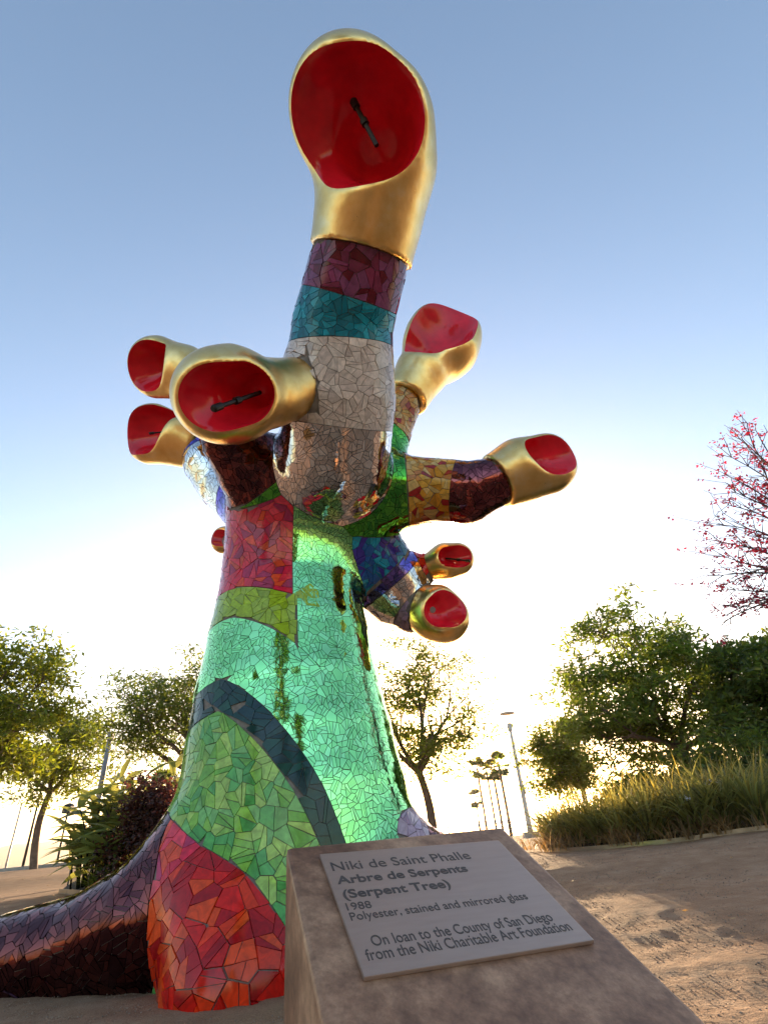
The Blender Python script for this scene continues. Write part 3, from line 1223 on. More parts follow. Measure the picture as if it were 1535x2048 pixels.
# ------------------------------------------------------------------ trees
def leaf_cloud(cent, per, spread, ln, wd, droop=0.3, dirs=None, colvar=0.25, flat=0.7):
    """cent (n,3) cluster centres -> verts, quads, colour per vertex"""
    n = len(cent) * per
    c = np.repeat(cent, per, 0) + rng.normal(0, 1, (n, 3)) * np.array([spread, spread, spread * flat])
    d = rng.normal(0, 1, (n, 3))
    d[:, 2] = d[:, 2] * 0.5 - droop
    d /= np.linalg.norm(d, axis=1)[:, None]
    up = rng.normal(0, 0.6, (n, 3)) + np.array([0, 0, 1.0])
    s = np.cross(d, up)
    s /= np.maximum(np.linalg.norm(s, axis=1)[:, None], 1e-6)
    l_ = ln * (0.7 + 0.6 * rng.random(n))[:, None]
    w_ = wd * (0.7 + 0.6 * rng.random(n))[:, None]
    p0 = c - d * l_ / 2
    p1 = c + s * w_ / 2 - d * l_ * 0.08
    p2 = c + d * l_ / 2
    p3 = c - s * w_ / 2 - d * l_ * 0.08
    Vv = np.stack([p0, p1, p2, p3], 1).reshape(-1, 3)
    Fq = np.arange(n * 4).reshape(-1, 4)
    k = (1 + rng.normal(0, colvar, n)).clip(0.45, 1.8)
    hue = rng.normal(0, 0.10, n)
    cc = np.stack([k * (1 + hue), k, k * (1 - hue)], 1)
    return Vv, Fq, np.repeat(cc, 4, 0).clip(0, 4)


def branch(mb, p0, p1, r0, r1, bend=0.12, n=5, sides=6):
    p0, p1 = np.asarray(p0), np.asarray(p1)
    L = np.linalg.norm(p1 - p0)
    side = rng.normal(0, 1, 3) * L * bend
    side[2] = abs(side[2]) * 0.4
    pts, rs = [], []
    for i in range(n):
        t_ = i / (n - 1)
        pts.append(p0 + (p1 - p0) * t_ + side * math.sin(math.pi * t_))
        rs.append(r0 + (r1 - r0) * t_)
    mb.tube(pts, rs, sides, cap=False)
    return pts


def tree(label, base, fork, c0, rad, leaf, lmat=M_BARK, nclus=150, per=70, ln=0.2, wd=0.06, spread=0.3, tr=0.12, group=None, name='tree', ybias=1.0, keep=None, flat=0.5, prim=6, hole=0.25):
    base, fork, c0, rad = map(np.asarray, (base, fork, c0, rad))
    base = base.astype(float)
    base[2] = float(ground_z(base[0], base[1])) - 0.05
    t = thing(name, label, 'tree', base, 0, group)
    pts = []
    while len(pts) < nclus:
        p = rng.normal(0, 1, 3)
        p /= np.linalg.norm(p)
        rr = rng.random() ** 0.42
        # uneven outline
        w = 0.98 + 0.24 * math.sin(3.1 * p[0] + 2 * p[2] + base[0]) * math.sin(2.7 * p[1] + base[1] + 1.3 * p[2]) + rng.normal(0, 0.05)
        q = p * rr * w
        if q[2] < -0.7 and rng.random() < 0.5:
            continue
        if hole and math.sin(5.2 * q[0] + base[0]) * math.sin(6.1 * q[2] + base[1]) > 1 - hole:
            continue
        pts.append(c0 + q * rad)
    pts = np.array(pts)
    mb = MB()
    tpts = branch(mb, base - base, fork - base, tr, tr * 0.72, 0.05, 7, 9)
    # primary limbs
    prims = []
    dirs = pts - fork
    idx = [int(rng.integers(nclus))]
    for _ in range(prim - 1):
        d = np.min(np.stack([np.linalg.norm(pts - pts[k], axis=1) for k in idx], 1), 1)
        idx.append(int(d.argmax()))
    near = np.argmin(np.stack([np.linalg.norm(pts - pts[k], axis=1) for k in idx], 1), 1)
    for g_ in range(len(idx)):
        mem = pts[near == g_]
        if not len(mem):
            continue
        ctr = fork + (mem.mean(0) - fork) * 0.72
        lp = branch(mb, fork - base, ctr - base, tr * 0.6, tr * 0.28, 0.10, 6, 6)
        # second order
        m2 = max(1, len(mem) // 6)
        sel = rng.choice(len(mem), m2, replace=False)
        nn = np.argmin(np.stack([np.linalg.norm(mem - mem[k], axis=1) for k in sel], 1), 1)
        for s_ in range(m2):
            sub = mem[nn == s_]
            c2 = ctr + (sub.mean(0) - ctr) * 0.75
            st = lp[int(rng.integers(3, 6))]
            branch(mb, st, c2 - base, tr * 0.24, tr * 0.11, 0.12, 4, 5)
            for q in sub:
                branch(mb, c2 - base, q - base, tr * 0.10, tr * 0.04, 0.12, 3, 4)
    mb.build('trunk', lmat, t, smooth=True)
    Vv, Fq, cc = leaf_cloud(pts - base, per, spread, ln, wd, flat=flat)
    mesh_np('crown', Vv, Fq, leaf, t, col=cc)
    return t


def crown_box(u0, v0, u1, v1, Y, dy=0.9):
    pts = [at(u, v, Y) for u, v in ((u0, (v0 + v1) / 2), (u1, (v0 + v1) / 2), ((u0 + u1) / 2, v0), ((u0 + u1) / 2, v1))]
    rx = abs(pts[1][0] - pts[0][0]) / 2
    rz = abs(pts[2][2] - pts[3][2]) / 2
    c = np.array([(pts[0][0] + pts[1][0]) / 2, Y, (pts[2][2] + pts[3][2]) / 2])
    return c, np.array([rx, rx * dy, rz])


GT = 'park trees around the gravel clearing'
c, r = crown_box(-190, 1275, 150, 1600, 13)
tree('leafy yellow green tree cut off by the left edge of the photo', at(-70, 1745, 13), at(-70, 1610, 13), c, r, L_OLIVE, nclus=190, per=81, ln=0.18, wd=0.059, spread=0.22, tr=.13, group=GT)
c, r = crown_box(10, 1415, 235, 1615, 23)
tree('slender leaning tree with thin open crown standing by the kerb at far left', at(68, 1737, 23.5), at(100, 1585, 23.2), c, r, L_OLIVE, nclus=130, per=72, ln=0.25, wd=0.069, spread=0.31, tr=.15, group=GT, hole=.5)
c, r = crown_box(190, 1315, 480, 1545, 16)
tree('spreading feathery tree half hidden behind the left side of the sculpture', at(440, 1690, 16.5), at(385, 1545, 16.3), c, r, L_DARK, nclus=190, per=72, ln=0.18, wd=0.044, spread=0.23, tr=.13, group=GT, hole=.4)
c, r = crown_box(690, 1275, 1010, 1590, 20)
tree('airy backlit tree right of the sculpture with the low sun at its trunk', at(862, 1660, 20.5), at(838, 1545, 20.2), c, r, L_OLIVE, nclus=190, per=57, ln=0.22, wd=0.059, spread=0.28, tr=.17, group=GT, hole=.5)
c, r = crown_box(1040, 1448, 1195, 1605, 19)
tree('small round dense tree beside the right hand lamp post', at(1195, 1655, 19), at(1165, 1575, 19), c, r, L_OLIVE, nclus=110, per=105, ln=0.16, wd=0.059, spread=0.20, tr=.10, group=GT, ybias=1)
c, r = crown_box(1095, 1215, 1480, 1600, 14)
tree('large spreading green tree rising behind the grasses on the right', at(1400, 1625, 14.2), at(1360, 1500, 14), c, r, L_GREEN, nclus=260, per=76, ln=0.21, wd=0.054, spread=0.23, tr=.12, group=GT, hole=.5, prim=8)
c, r = crown_box(1410, 1250, 1720, 1540, 11.5)
tree('dark dense tree cut off by the right edge of the photo', at(1580, 1600, 12), at(1560, 1480, 11.8), c, r, L_DARK, nclus=230, per=91, ln=0.17, wd=0.054, spread=0.20, tr=.12, group=GT, prim=7)

# coral tree: bare twigs with red flowers
base = gpt(8.3, 7.2)
ct = thing('coral_tree', 'nearly bare tree with thin dark twigs and red blossom at right edge', 'tree', base, 0, GT)
mb = MB()
fork = at(1760, 1180, 7.2)
branch(mb, (0, 0, -0.1), fork - base, .16, .11, .05, 6, 8)
fl = []
tips = [(1492, 845), (1480, 880), (1462, 915), (1452, 950), (1470, 985), (1455, 1010), (1446, 1050), (1440, 1085), (1452, 1115), (1446, 1150), (1470, 1180), (1480, 1215), (1460, 1235), (1510, 860), (1520, 925), (1515, 1000), (1520, 1075), (1515, 1140), (1520, 1200), (1500, 960), (1500, 1095)]
far_side = [None] * 12          # the half of the crown beyond the frame
for uv in tips + far_side:
    if uv:
        tip = at(uv[0], uv[1], 7.2 + rng.normal(0, .35))
    else:
        w_ = rng.uniform(-.3, 1.5)
        tip = fork + np.array([math.cos(w_) * 1.6, rng.normal(0, .7), .4 + math.sin(w_) * 1.7])
    mid = fork + (tip - fork) * 0.45 + np.array([0, 0, .25]) * rng.normal(0.2, .5)
    lp = branch(mb, fork - base, mid - base, .05, .022, .06, 4, 6)
    lp = branch(mb, mid - base, tip - base, .02, .006, .07, 7, 5)
    for s in range(2, 7):
        for _ in range(3):
            d = (tip - fork) / np.linalg.norm(tip - fork) * .35 + rng.normal(0, .22, 3)
            q = np.array(lp[s]) + d * rng.uniform(.5, 1.1)
            branch(mb, lp[s], q, .007, .003, .1, 3, 4)
            if rng.random() < 0.75:
                for k in range(int(rng.integers(1, 4))):
                    fl.append(np.array(lp[s]) + (q - np.array(lp[s])) * rng.uniform(.4, 1.05) + rng.normal(0, .02, 3))
mb.build('trunk', M_TWIG, ct, smooth=True)
Vv, Fq, cc = leaf_cloud(np.array(fl), 6, .035, .06, .03)
mesh_np('blossom', Vv, Fq, L_FLOWER, ct, col=cc)

# trees behind the photographer, seen only as reflections
for i, (x, y, hgt, lbl) in enumerate([(-0.9, -9.0, 17.0, 'tall dark tree behind the viewpoint mirrored in the green glass'), (4.2, -12, 10.0, 'broad tree behind the viewpoint mirrored in the silver glass'), (-9, -11, 8, 'round tree behind the viewpoint mirrored at the left of the mosaic')]):
    tree(lbl, (x, y, 0), (x, y, hgt * .3), (x, y, hgt * .62), (hgt * .13, hgt * .13, hgt * .40), L_DARK, nclus=90, per=57, ln=0.34, wd=0.128, spread=0.36, tr=.2, group='trees behind the viewpoint')


# palms
def palm(label, top, Y, crown, n=16, tr=0.14):
    p = at(top[0], top[1], Y)
    b = gpt(p[0], Y)
    t = thing('palm_tree', label, 'palm tree', b, 0, 'fan palms on the far shore path')
    mb = MB()
    hgt = p[2] - b[2]
    mb.tube([(0, 0, -0.2), (0.03, 0, hgt * .5), (0, 0, hgt)], [tr * 1.3, tr, tr * .9], 7)
    mb.build('trunk', M_BARK, t, smooth=True)
    Vs, Fs = [], []
    for k in range(n * 2):
        a = rng.random() * 6.283
        el = rng.uniform(-1.1, 1.4)
        d = np.array([math.cos(a) * math.cos(el), math.sin(a) * math.cos(el), math.sin(el)])
        s = np.cross(d, (0, 0, 1.0))
        s /= np.linalg.norm(s)
        u_ = np.cross(s, d)
        o = np.array([0, 0, hgt])
        for j in range(-4, 5):
            w = j * .2
            dd = d * math.cos(w) + s * math.sin(w)
            n0 = len(Vs)
            q = o + d * crown * .45
            e = q + dd * crown * .6 - np.array([0, 0, abs(w) * .12 * crown])
            sw = np.cross(dd, u_) * crown * .07
            Vs += [q, (q + e) / 2 + sw, e, (q + e) / 2 - sw]
            Fs.append([n0, n0 + 1, n0 + 2, n0 + 3])
        n0 = len(Vs)
        Vs += [o - s * .02, o + s * .02, o + d * crown * .45 + s * .015, o + d * crown * .45 - s * .015]
        Fs.append([n0, n0 + 1, n0 + 2, n0 + 3])
    mesh_np('crown', np.array(Vs), np.array(Fs), L_PALM, t, col=np.ones(3))


palm('leftmost fan palm of the cluster left of the lamp post', (953, 1536), 60, 1.25, tr=.12)
palm('short gapped fan palm in the middle of the distant cluster', (972, 1542), 64, 1.15, tr=.12)
palm('second fan palm from the lamp post with a dense head', (984, 1540), 58, 1.2, tr=.13)
palm('tallest fan palm of the cluster nearest to the lamp post', (996, 1528), 54, 1.3, tr=.14)
palm('lowest and farthest small fan palm in the bright glare', (950, 1597), 90, 1.5, tr=.12)
palm('lone fan palm peeking above the red shrub on the left', (322, 1582), 24, .95, tr=.13)


# ------------------------------------------------------------------ lamps and poles
def pole_base(u, v, Y):
    p = at(u, v, Y)
    return gpt(p[0], Y), p


b, p = pole_base(1063, 1680, 27)
lamp = thing('street_lamp', 'pale street lamp with flat disc reflector on two thin arms', 'street lamp', b, 0)
hgt = at(1022, 1462, 27)[2] - b[2]
mb = MB(); mb.box((0, 0, .13), (.62, .62, .36)); mb.build('footing', M_CONC, lamp, bevel=.02)
mb = MB(); mb.lathe([(.13, .3), (.13, .5), (.115, .52), (.105, 1.6), (.075, hgt - .1), (.06, hgt)], n=16); mb.build('pole', M_WHITEMETAL, lamp, smooth=True)
mb = MB(); mb.lathe([(.06, hgt), (.12, hgt + .05), (.12, hgt + .32), (.08, hgt + .36)], n=14); mb.build('lamp_head', M_WHITEMETAL, lamp)
for sx in (-1, 1):
    mb = MB(); mb.tube([(.1 * sx, 0, hgt + .15), (.34 * sx, 0, hgt + .45), (.36 * sx, 0, hgt + .78)], .016, 6); mb.build('arm', M_WHITEMETAL, lamp)
mb = MB(); mb.lathe([(.02, hgt + .74), (.36, hgt + .77), (.38, hgt + .8), (.33, hgt + .85), (.03, hgt + .9)], n=28); dsc = mb.build('reflector_disc', M_WHITEMETAL, lamp, smooth=True)
mb = MB(); mb.box((.09, -.05, 1.9), (.1, .14, .3)); mb.build('junction_box', M_GREY, lamp, bevel=.01)

b, p = pole_base(180, 1690, 18)
lp2 = thing('street_lamp', 'grey lamp post with short arm rising behind the broad leaved plants', 'street lamp', b)
hgt = at(212, 1480, 18)[2] - b[2]
mb = MB(); mb.lathe([(.11, -.1), (.10, .6), (.085, hgt * .6), (.065, hgt)], n=14); mb.build('pole', M_GREY, lp2, smooth=True)
mb = MB(); mb.tube([(0, 0, hgt - .02), (-.12, 0, hgt + .28), (-.18, 0, hgt + .36)], .025, 8); mb.build('arm', M_GREY, lp2)
mb = MB(); mb.box((.03, 0, hgt + .1), (.16, .2, .26)); mb.build('lamp_head', M_GREY, lp2, bevel=.02)

b, p = pole_base(112, 1737, 30)
lp3 = thing('street_lamp', 'thin dark lamp post with square lantern head near the kerb', 'street lamp', b)
hgt = at(131, 1625, 30)[2] - b[2]
mb = MB(); mb.lathe([(.06, -.3), (.05, hgt * .5), (.045, hgt)], n=10); mb.build('pole', M_DARKMETAL, lp3, smooth=True)
mb = MB(); mb.box((0, 0, hgt + .12), (.42, .42, .34)); mb.build('lantern', M_DARKMETAL, lp3, bevel=.03)
mb = MB(); mb.lathe([(.27, hgt + .29), (.2, hgt + .36), (.04, hgt + .42)], n=10); mb.build('cap', M_DARKMETAL, lp3)

b, p = pole_base(11, 1737, 45)
lp4 = thing('street_lamp', 'far double armed street lamp at the far left', 'street lamp', b)
hgt = at(35, 1610, 45)[2] - b[2]
mb = MB(); mb.lathe([(.09, -.5), (.07, hgt * .5), (.05, hgt)], n=10); mb.build('pole', M_GREY, lp4, smooth=True)
for sx in (-1, 1):
    mb = MB(); mb.tube([(0, 0, hgt), (.25 * sx, 0, hgt + .32), (.7 * sx, 0, hgt + .45)], .035, 6); am = mb.build('arm', M_GREY, lp4)
    mb = MB(); mb.box((.82 * sx, 0, hgt + .44), (.4, .16, .08)); mb.build('lamp_head', M_GREY, am)

for u0, v0, u1, v1, Y, lbl in ((45, 1737, 78, 1520, 33, 'tall black mast left of the slender leaning tree'), (178, 1690, 190, 1520, 34, 'thin dark mast just left of the grey lamp post'), (206, 1690, 222, 1545, 36, 'short dark mast right of the grey lamp post'),
                               (1478, 1560, 1446, 1425, 16, 'grey pole leaning among the dark trees on the right')):
    b, p = pole_base(u0, v0, Y)
    t = thing('mast', lbl, 'mast', b, 0, 'thin masts and poles')
    hgt = at(u1, v1, Y)[2] - b[2]
    mb = MB(); mb.lathe([(.075, -.4), (.06, hgt * .5), (.045, hgt)], n=10); mb.build('pole', M_DARKMETAL if Y > 20 else M_GREY, t, smooth=True)
    mb = MB(); mb.lathe([(.045, hgt), (.07, hgt + .03), (.06, hgt + .1), (.01, hgt + .14)], n=10); mb.build('cap', M_DARKMETAL, t, smooth=True)
    mb = MB(); mb.lathe([(.16, -.2), (.16, .08), (.09, .14)], n=12); mb.build('base_collar', M_DARKMETAL, t)

# shoreline railing seen left of the lamp
b = gpt(4.3, 30)
rl = thing('railing', 'low wire railing along the shore path left of the lamp post', 'railing', b)
for k in range(5):
    x = -2.6 + 1.5 * k
    zg = float(ground_z(b[0] + x, 30)) - b[2]
    mb = MB(); mb.tube([(x, 0, zg - .1), (x, 0, zg + .75)], .03, 8); mb.build('post', M_DARKMETAL, rl)
for hz in (.45, .72):
    mb = MB(); mb.tube([(-2.6 + 1.5 * k, 0, float(ground_z(b[0] - 2.6 + 1.5 * k, 30)) - b[2] + hz) for k in range(5)], .012, 6); mb.build('rail', M_DARKMETAL, rl)

# park kerb at far left
kv = MB()
kp = [at(u, v, Y) for u, v, Y in ((-320, 1765, 25), (-80, 1748, 25), (70, 1738, 25), (200, 1734, 26), (330, 1722, 27))]
pts = []
for i in range(len(kp) - 1):
    for j in range(8):
        q = kp[i] + (kp[i + 1] - kp[i]) * j / 8
        pts.append((q[0], q[1]))
kvv, kff = [], []
for i, (x, y) in enumerate(pts):
    z = float(ground_z(x, y))
    for dy, dz in ((-.15, -.1), (-.15, .12), (.15, .12), (.15, -.1)):
        kvv.append((x, y + dy, z + dz))
    if i:
        o = 4 * (i - 1)
        for k in range(3):
            kff.append([o + k, o + 4 + k, o + 5 + k, o + 1 + k])
mesh_np('kerb', kvv, kff, M_CONC, kind='structure')

# ------------------------------------------------------------------ right planting bed
M_SOIL = simple('dark_mulch', (0.055, 0.036, 0.026), 0.95, var=0.5, scale=14, bmp=0.03)


def bed(name, edge_px, inner, mat):
    """mounded soil sheet between a front edge (pixels with depth) and points further back"""
    e = np.array([at(u, v, Y)[:2] for u, v, Y in edge_px])
    t_ = np.linspace(0, 1, 60)
    s_ = np.linspace(0, 1, len(e))
    E = np.stack([np.interp(t_, s_, e[:, k]) for k in range(2)], 1)
    for _ in range(6):
        E[1:-1] = (E[:-2] + 2 * E[1:-1] + E[2:]) / 4
    I = np.stack([np.interp(t_, np.linspace(0, 1, len(inner)), np.array(inner)[:, k]) for k in range(2)], 1)
    Vv, Fq = [], []
    m = 14
    for i in range(60):
        for j in range(m):
            w_ = j / (m - 1)
            x, y = E[i] + (I[i] - E[i]) * w_
            z = float(ground_z(x, y)) + (0.012 if j == 0 else 0.03 + .22 * math.sin(min(1, w_ * 1.3) * 1.57) + .015 * math.sin(x * 17) * math.sin(y * 19))
            Vv.append((x, y, z))
    for i in range(59):
        for j in range(m - 1):
            o = i * m + j
            Fq.append([o, o + m, o + m + 1, o + 1])
    mesh_np(name, Vv, Fq, mat, smooth=True, kind='structure')
    return E


ER = bed('planting_soil', [(1105, 1668, 11.5), (1092, 1688, 10), (1085, 1700, 9), (1130, 1708, 8.3), (1200, 1702, 7.9), (1300, 1690, 7.5), (1420, 1672, 7.2), (1560, 1650, 6.9), (1800, 1620, 6.4)],
         [(4.0, 13), (5, 13.5), (6, 13.5), (7, 13), (8, 12.5), (9, 12), (11, 11)], M_SOIL)
M_EDGE = simple('steel_edging', (0.28, 0.22, 0.17), 0.35, 0.8, var=0.3, scale=6)
ev, ef = [], []
for i, (x, y) in enumerate(ER):
    z = float(ground_z(x, y))
    ev += [(x, y - .006, z - .05), (x, y - .006, z + .045), (x, y + .006, z + .045), (x, y + .006, z - .05)]
    if i:
        o = 4 * (i - 1)
        for k in range(3):
            ef.append([o + k, o + 4 + k, o + 5 + k, o + 1 + k])
ed = mesh_np('edging_strip', ev, ef, M_EDGE)
ed['label'] = 'thin curved steel edging in front of the grasses'
ed['category'] = 'edging'


def clump_mesh(n, hgt, spread, wd, lean=0.75):
    Vs, Fs, Cs = [], [], []
    for k in range(n):
        a = rng.random() * 6.283
        r0 = spread * .22 * math.sqrt(rng.random())
        L = hgt * rng.uniform(.55, 1.12)
        ln = lean * rng.uniform(.1, 1.0) ** .8
        d = np.array([math.cos(a), math.sin(a)])
        sd_ = np.array([-d[1], d[0]])
        p = np.array([math.cos(a + rng.normal(0, .6)), math.sin(a + rng.normal(0, .6))]) * r0
        w_ = wd * rng.uniform(.7, 1.2)
        kcol = rng.uniform(.45, 1.5)
        yel = rng.uniform(0, 1) ** 2
        c = np.array([kcol * (1 + .5 * yel), kcol * (1 + .15 * yel), kcol * (1 - .3 * yel)])
        n0 = len(Vs)
        m = 6
        th0 = rng.uniform(.05, .75)
        th = th0
        q = np.array([p[0], p[1], 0.0])
        twist = rng.normal(0, .5)
        for j in range(m + 1):
            t_ = j / m
            ww = w_ * (1 - t_ ** 2.2) + .001
            sv = np.array([sd_[0] * math.cos(twist), sd_[1] * math.cos(twist), math.sin(twist) * .5]) * ww / 2
            Vs += [q - sv, q + sv]
            Cs += [c, c]
            th = th0 + ln * 1.9 * t_ ** 1.1
            q = q + np.array([d[0] * math.sin(th), d[1] * math.sin(th), math.cos(th)]) * L / m
        for j in range(m):
            o = n0 + 2 * j
            Fs.append([o, o + 1, o + 3, o + 2])
    return np.array(Vs), np.array(Fs), np.array(Cs)


protos = []
for k in range(4):
    Vs, Fs, Cs = clump_mesh(230, 1.15, .8, .036, 1.0)
    o = mesh_np('grass_clump', Vs, Fs, L_GRASS, col=Cs)
    protos.append(o)
GG = 'strappy grass clumps along the right planting bed'
CL = [(1102, 1668, 9.6, .62, 'pale sunlit grass clump nearest to the lamp post'), (1122, 1690, 8.9, .66, 'low grass clump at the curved near end of the bed'), (1165, 1696, 8.6, .70, 'second grass clump from the near end of the bed'),
      (1205, 1694, 8.3, .74, 'arching grass clump left of the widest clump'), (1252, 1688, 8.0, .80, 'drooping grass clump with dry blades at its foot'), (1305, 1676, 7.8, .86, 'widest grass clump at the middle of the bed edge'),
      (1350, 1666, 7.9, .90, 'grass clump just right of the widest clump'), (1400, 1664, 7.5, 1.0, 'tall grass clump with white flowers before it'), (1455, 1652, 7.4, 1.05, 'tall dark footed grass clump near the right edge'),
      (1515, 1640, 7.2, 1.1, 'tallest grass clump cut by the right edge of the photo'), (1150, 1660, 10.2, .66, 'grass clump in the second row near the lamp post'), (1205, 1655, 9.9, .74, 'grass clump in the second row below the small round tree'),
      (1265, 1645, 9.6, .85, 'second row grass clump below the gap between trees'), (1330, 1625, 9.3, .95, 'second row grass clump in front of the large tree'), (1395, 1600, 9.0, 1.1, 'raised back row grass clump below the large tree trunk'),
      (1455, 1590, 8.7, 1.15, 'raised back row clump with golden tips under the dark tree'), (1515, 1570, 8.4, 1.2, 'golden topped back row clump at the right edge'), (1580, 1600, 7.6, 1.2, 'grass clump just beyond the right edge of the photo')]
for k, (u, v, Y, s, lbl) in enumerate(CL):
    p = at(u, v, Y)
    o = protos[k % 4] if k < 4 else link(protos[k % 4].copy())
    o.location = gpt(p[0], Y, .06)
    s *= .95 - .27 * max(0, (u - 1180) / 355)
    o.scale = (s, s, s)
    o.rotation_euler = (0, 0, rng.random() * 6.28)
    o['label'] = lbl
    o['category'] = 'grass'
    o['group'] = GG

# dry thatch and dead blades lying in front of the clumps
Vd, Fd, Cd = [], [], []
n0 = 0
for k in range(46):
    t_ = rng.random()
    e_i = ER[int(8 + t_ * 50)]
    Vs, Fs, Cs = clump_mesh(22, rng.uniform(.28, .5), .5, .014, 1.5)
    px_, py_ = e_i[0] + rng.normal(0, .12) + .05, e_i[1] + abs(rng.normal(.12, .12))
    Vd.append(Vs + np.array([px_, py_, float(ground_z(px_, py_)) + .02]))
    Fd.append(Fs + n0)
    Cd.append(Cs)
    n0 += len(Vs)
mesh_np('dry_thatch', np.concatenate(Vd), np.concatenate(Fd), leaf_mat('dry_straw', (0.23, 0.16, 0.085), 0.35, (.4, .27, .12)), col=np.concatenate(Cd), kind='stuff')

# small white flowers among the grasses
for k, (u, v, Y, lbl) in enumerate([(1372, 1597, 7.3, 'small white flower head before the tall grass clump'), (1421, 1562, 7.2, 'upper white flower head among the right grasses')]):
    p = at(u, v, Y)
    t = thing('white_flower', lbl, 'flower', gpt(p[0], Y, .05), 0, 'white flowers in the grass')
    L0 = np.array(t.location)
    mb = MB(); mb.tube([(0, 0.02, 0), (0.02, 0, (p - L0)[2] * .5), p - L0], .004, 5); mb.build('stalk', L_BROAD, t)
    Vv, Fq, cc = leaf_cloud(np.array([p - L0]), 22, .022, .04, .02)
    mesh_np('petals', Vv, Fq, simple('white_petal', (.7, .7, .75), .6), t, col=cc)


def shrub(name, label, c, rad, mat, n=70, per=90, ln=.07, wd=.035, spread=.1, group=None):
    c = np.asarray(c)
    b = gpt(c[0], c[1])
    t = thing(name, label, 'shrub', b, 0, group)
    pts = []
    while len(pts) < n:
        p = rng.normal(0, 1, 3)
        p /= np.linalg.norm(p)
        q = p * rng.random() ** .4 * (0.85 + .25 * math.sin(4 * p[0] + 3 * p[2]))
        pts.append(c + q * np.asarray(rad))
    pts = np.array(pts)
    pts[:, 2] = np.maximum(pts[:, 2], ground_z(pts[:, 0], pts[:, 1]) + .08)
    mb = MB()
    for p in pts[::3]:
        branch(mb, rng.normal(0, .06, 3) * (1, 1, 0), p - b, .014, .004, .1, 4, 4)
    mb.build('stem', M_TWIG, t)
    Vv, Fq, cc = leaf_cloud(pts - b, per, spread, ln, wd, droop=0)
    mesh_np('foliage', Vv, Fq, mat, t, col=cc)
    return t


for u, v, Y, rx, rz, lbl in ((1290, 1590, 11.5, .9, .5, 'low dark shrub behind the grasses below the large tree'), (1400, 1570, 11, 1.0, .6, 'dense shrub on the mound between large tree and dark tree'), (1490, 1540, 10.5, 1.2, .7, 'highest shrub of the mound at the right edge')):
    p = at(u, v, Y)
    p[2] = max(p[2], float(ground_z(p[0], Y)) + .3)
    shrub('shrub', lbl, p, (rx, rx, rz), L_DARK, 90, 70, .10, .05, .14, 'shrubs on the right mound')

# ------------------------------------------------------------------ left planting bed
EL = bed('planting_soil', [(118, 1783, 8.6), (140, 1795, 8.0), (175, 1808, 7.5), (260, 1815, 7.1), (420, 1815, 6.8)], [(-5.2, 11), (-4.6, 11.3), (-3.5, 11), (-2, 10)], M_SOIL)
ev, ef = [], []
for i, (x, y) in enumerate(EL):
    z = float(ground_z(x, y))
    ev += [(x, y - .006, z - .05), (x, y - .006, z + .05), (x, y + .006, z + .05), (x, y + .006, z - .05)]
    if i:
        o = 4 * (i - 1)
        for k in range(3):
            ef.append([o + k, o + 4 + k, o + 5 + k, o + 1 + k])
ed = mesh_np('edging_strip', ev, ef, M_EDGE)
ed['label'] = 'thin steel edging at the corner of the left planting bed'
ed['category'] = 'edging'


def broad_leaf_mesh(L=.42, W=.11):
    Vs, Fs = [], []
    m = 7
    for j in range(m + 1):
        t_ = j / m
        w_ = W / 2 * math.sin(math.pi * (0.08 + .92 * t_) ** .8) ** .8 if t_ < 1 else 0.002
        x = L * t_
        z = -.35 * L * t_ ** 2.2
        Vs += [(x, -w_, z + w_ * .35), (x, 0, z), (x, w_, z + w_ * .35)]
    for j in range(m):
        o = 3 * j
        Fs += [[o, o + 1, o + 4, o + 3], [o + 1, o + 2, o + 5, o + 4]]
    return Vs, Fs


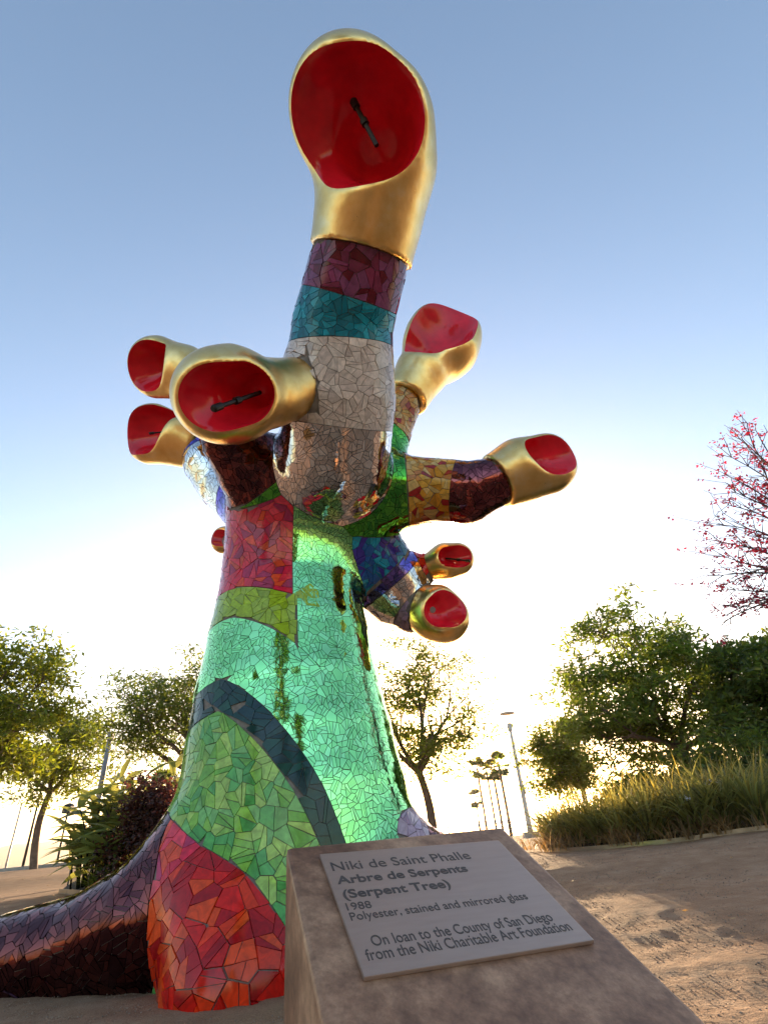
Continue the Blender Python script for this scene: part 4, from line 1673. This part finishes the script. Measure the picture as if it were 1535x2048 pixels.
leafmeshes = []
for k in range(3):
    Vs, Fs = broad_leaf_mesh(.42 + .06 * k, .10 + .012 * k)
    o = mesh_np('leaf', Vs, Fs, L_BROAD, smooth=True, col=np.array([1.0, 1.0, 1.0]) * (.85 + .2 * k))
    leafmeshes.append(o.data)
    bpy.data.objects.remove(o)
GL = 'broad leaved ginger plants in the left bed'
GP = [(168, 1755, 8.2, .85, 'low broad leaved plant at the left tip of the bed'), (200, 1750, 8.0, 1.1, 'broad leaved plant with leaves fanning out to the left'), (238, 1740, 8.0, 1.35, 'broad leaved plant with tall pointed leaves in the middle of the bed'),
      (285, 1735, 8.3, 1.55, 'tallest broad leaved plant beside the red shrub'), (215, 1762, 7.6, .75, 'drooping broad leaved plant in front of the taller ones'), (262, 1720, 9.2, 1.6, 'broad leaved plant at the back of the left bed')]
for u, v, Y, hg, lbl in GP:
    p = at(u, v, Y)
    b = gpt(p[0], Y, .03)
    t = thing('ginger_plant', lbl, 'plant', b, 0, GL)
    mb = MB()
    nst = 8
    lv = []
    for s in range(nst):
        a = rng.random() * 6.283
        q = np.array([math.cos(a), math.sin(a), 0]) * rng.random() * .18
        tipd = np.array([math.cos(a), math.sin(a), 0]) * rng.uniform(.15, .5) * hg * .55
        hh = hg * rng.uniform(.7, 1.0)
        pts = [q, q + tipd * .35 + (0, 0, hh * .55), q + tipd + (0, 0, hh * .92)]
        mb.tube(pts, [.014, .012, .006], 6)
        for j in range(8):
            f_ = .3 + .7 * j / 7
            pos = pts[0] + (pts[1] - pts[0]) * f_ * 2 if f_ < .5 else pts[1] + (pts[2] - pts[1]) * (f_ - .5) * 2
            lv.append((pos, a + rng.normal(0, .35) + (math.pi * .42 if j % 2 else -math.pi * .42), rng.uniform(.1, .9)))
    mb.build('stem', L_BROAD, t, smooth=True)
    for pos, a, el in lv:
        lo_ = bpy.data.objects.new('leaf', leafmeshes[int(rng.integers(3))])
        link(lo_, t)
        lo_.location = pos
        lo_.rotation_euler = (rng.normal(0, .35), -el, a)
        s = rng.uniform(.7, 1.15)
        lo_.scale = (s, s, s)
p = at(312, 1668, 7.6)
shrub('red_shrub', 'dense dark reddish shrub between the ginger plants and the sculpture', p, (.62, .6, .72), L_RED, 150, 120, .05, .03, .09)
p = at(345, 1730, 7.4)
shrub('red_shrub', 'lower part of reddish hedge right behind the maroon root', p, (.5, .5, .5), L_RED, 90, 110, .05, .03, .09)
for k, (u, v, Y, s, lbl) in enumerate([(195, 1795, 7.4, .34, 'dark low grass tuft at the left bed edge'), (240, 1800, 7.2, .36, 'dark low grass tuft next to the maroon root')]):
    p = at(u, v, Y)
    Vs, Fs, Cs = clump_mesh(260, 1.0, 1.0, .03, 1.0)
    o = mesh_np('grass_tuft', Vs * s, Fs, L_DARK, col=Cs)
    o.location = gpt(p[0], Y, .04)
    o['label'] = lbl
    o['category'] = 'grass'

# small pale frame board standing behind the left bed
p = at(168, 1712, 12)
b = gpt(p[0], 12)
fr = thing('notice_board', 'small dark rectangular sign frame behind the ginger plants', 'sign', b)
hz = p[2] - b[2]
for sx in (-.2, .2):
    mb = MB(); mb.box((sx, 0, (hz + .18) / 2), (.035, .035, hz + .18)); mb.build('post', M_DARKMETAL, fr)
mb = MB(); mb.box((0, 0, hz + .2), (.5, .04, .04)); mb.build('rail', M_DARKMETAL, fr)
mb = MB(); mb.box((0, 0, hz - .06), (.36, .03, .04)); mb.build('rail', M_DARKMETAL, fr)

# ------------------------------------------------------------------ loose grit
n = 60000
rr_ = 0.9 + 7 * rng.random(n) ** 1.25
aa = rng.uniform(-1.0, 1.0, n)
px_, py_ = rr_ * np.sin(aa), rr_ * np.cos(aa)
keep = f_body(np.stack([px_, py_, np.full(n, .02)], 1)) > .01
px_, py_, rr_ = px_[keep], py_[keep], rr_[keep]
n = len(px_)
sz = (.0012 + .0026 * rng.random(n) ** 3) * (1 + .15 * rr_)
o6 = np.array([(1, 0, 0), (-1, 0, 0), (0, 1, 0), (0, -1, 0), (0, 0, .7), (0, 0, -.7)], float)
f8 = np.array([(0, 2, 4), (2, 1, 4), (1, 3, 4), (3, 0, 4), (2, 0, 5), (1, 2, 5), (3, 1, 5), (0, 3, 5)])
PV = o6[None] * sz[:, None, None] * rng.uniform(.6, 1.4, (n, 6, 1)) + np.stack([px_, py_, ground_z(px_, py_) + sz * .3], 1)[:, None]
PF = (f8[None] + 6 * np.arange(n)[:, None, None]).reshape(-1, 3)
mesh_np('gravel', PV.reshape(-1, 3), PF, simple('grit_stone', (.30, .21, .15), .9, var=.4, scale=30), kind='stuff')

# fallen leaves on the gravel
nl = 420
lx = np.concatenate([rng.uniform(-9, -2, nl // 2), rng.uniform(1, 6, nl // 2)])
ly = np.concatenate([rng.uniform(5.5, 18, nl // 2), rng.uniform(2, 12, nl // 2)])
lv = np.stack([lx, ly, ground_z(lx, ly) + .022], 1)
Vv, Fq, cc = leaf_cloud(lv, 1, .001, .06, .028, droop=0)
Vv[:, 2] = np.repeat(lv[:, 2], 4) + (Vv[:, 2] - np.repeat(lv[:, 2], 4)) * .25
mesh_np('fallen_leaves', Vv, Fq, leaf_mat('dry_leaf', (0.30, 0.17, 0.05), 0.3, (.5, .28, .08)), col=cc, kind='stuff')
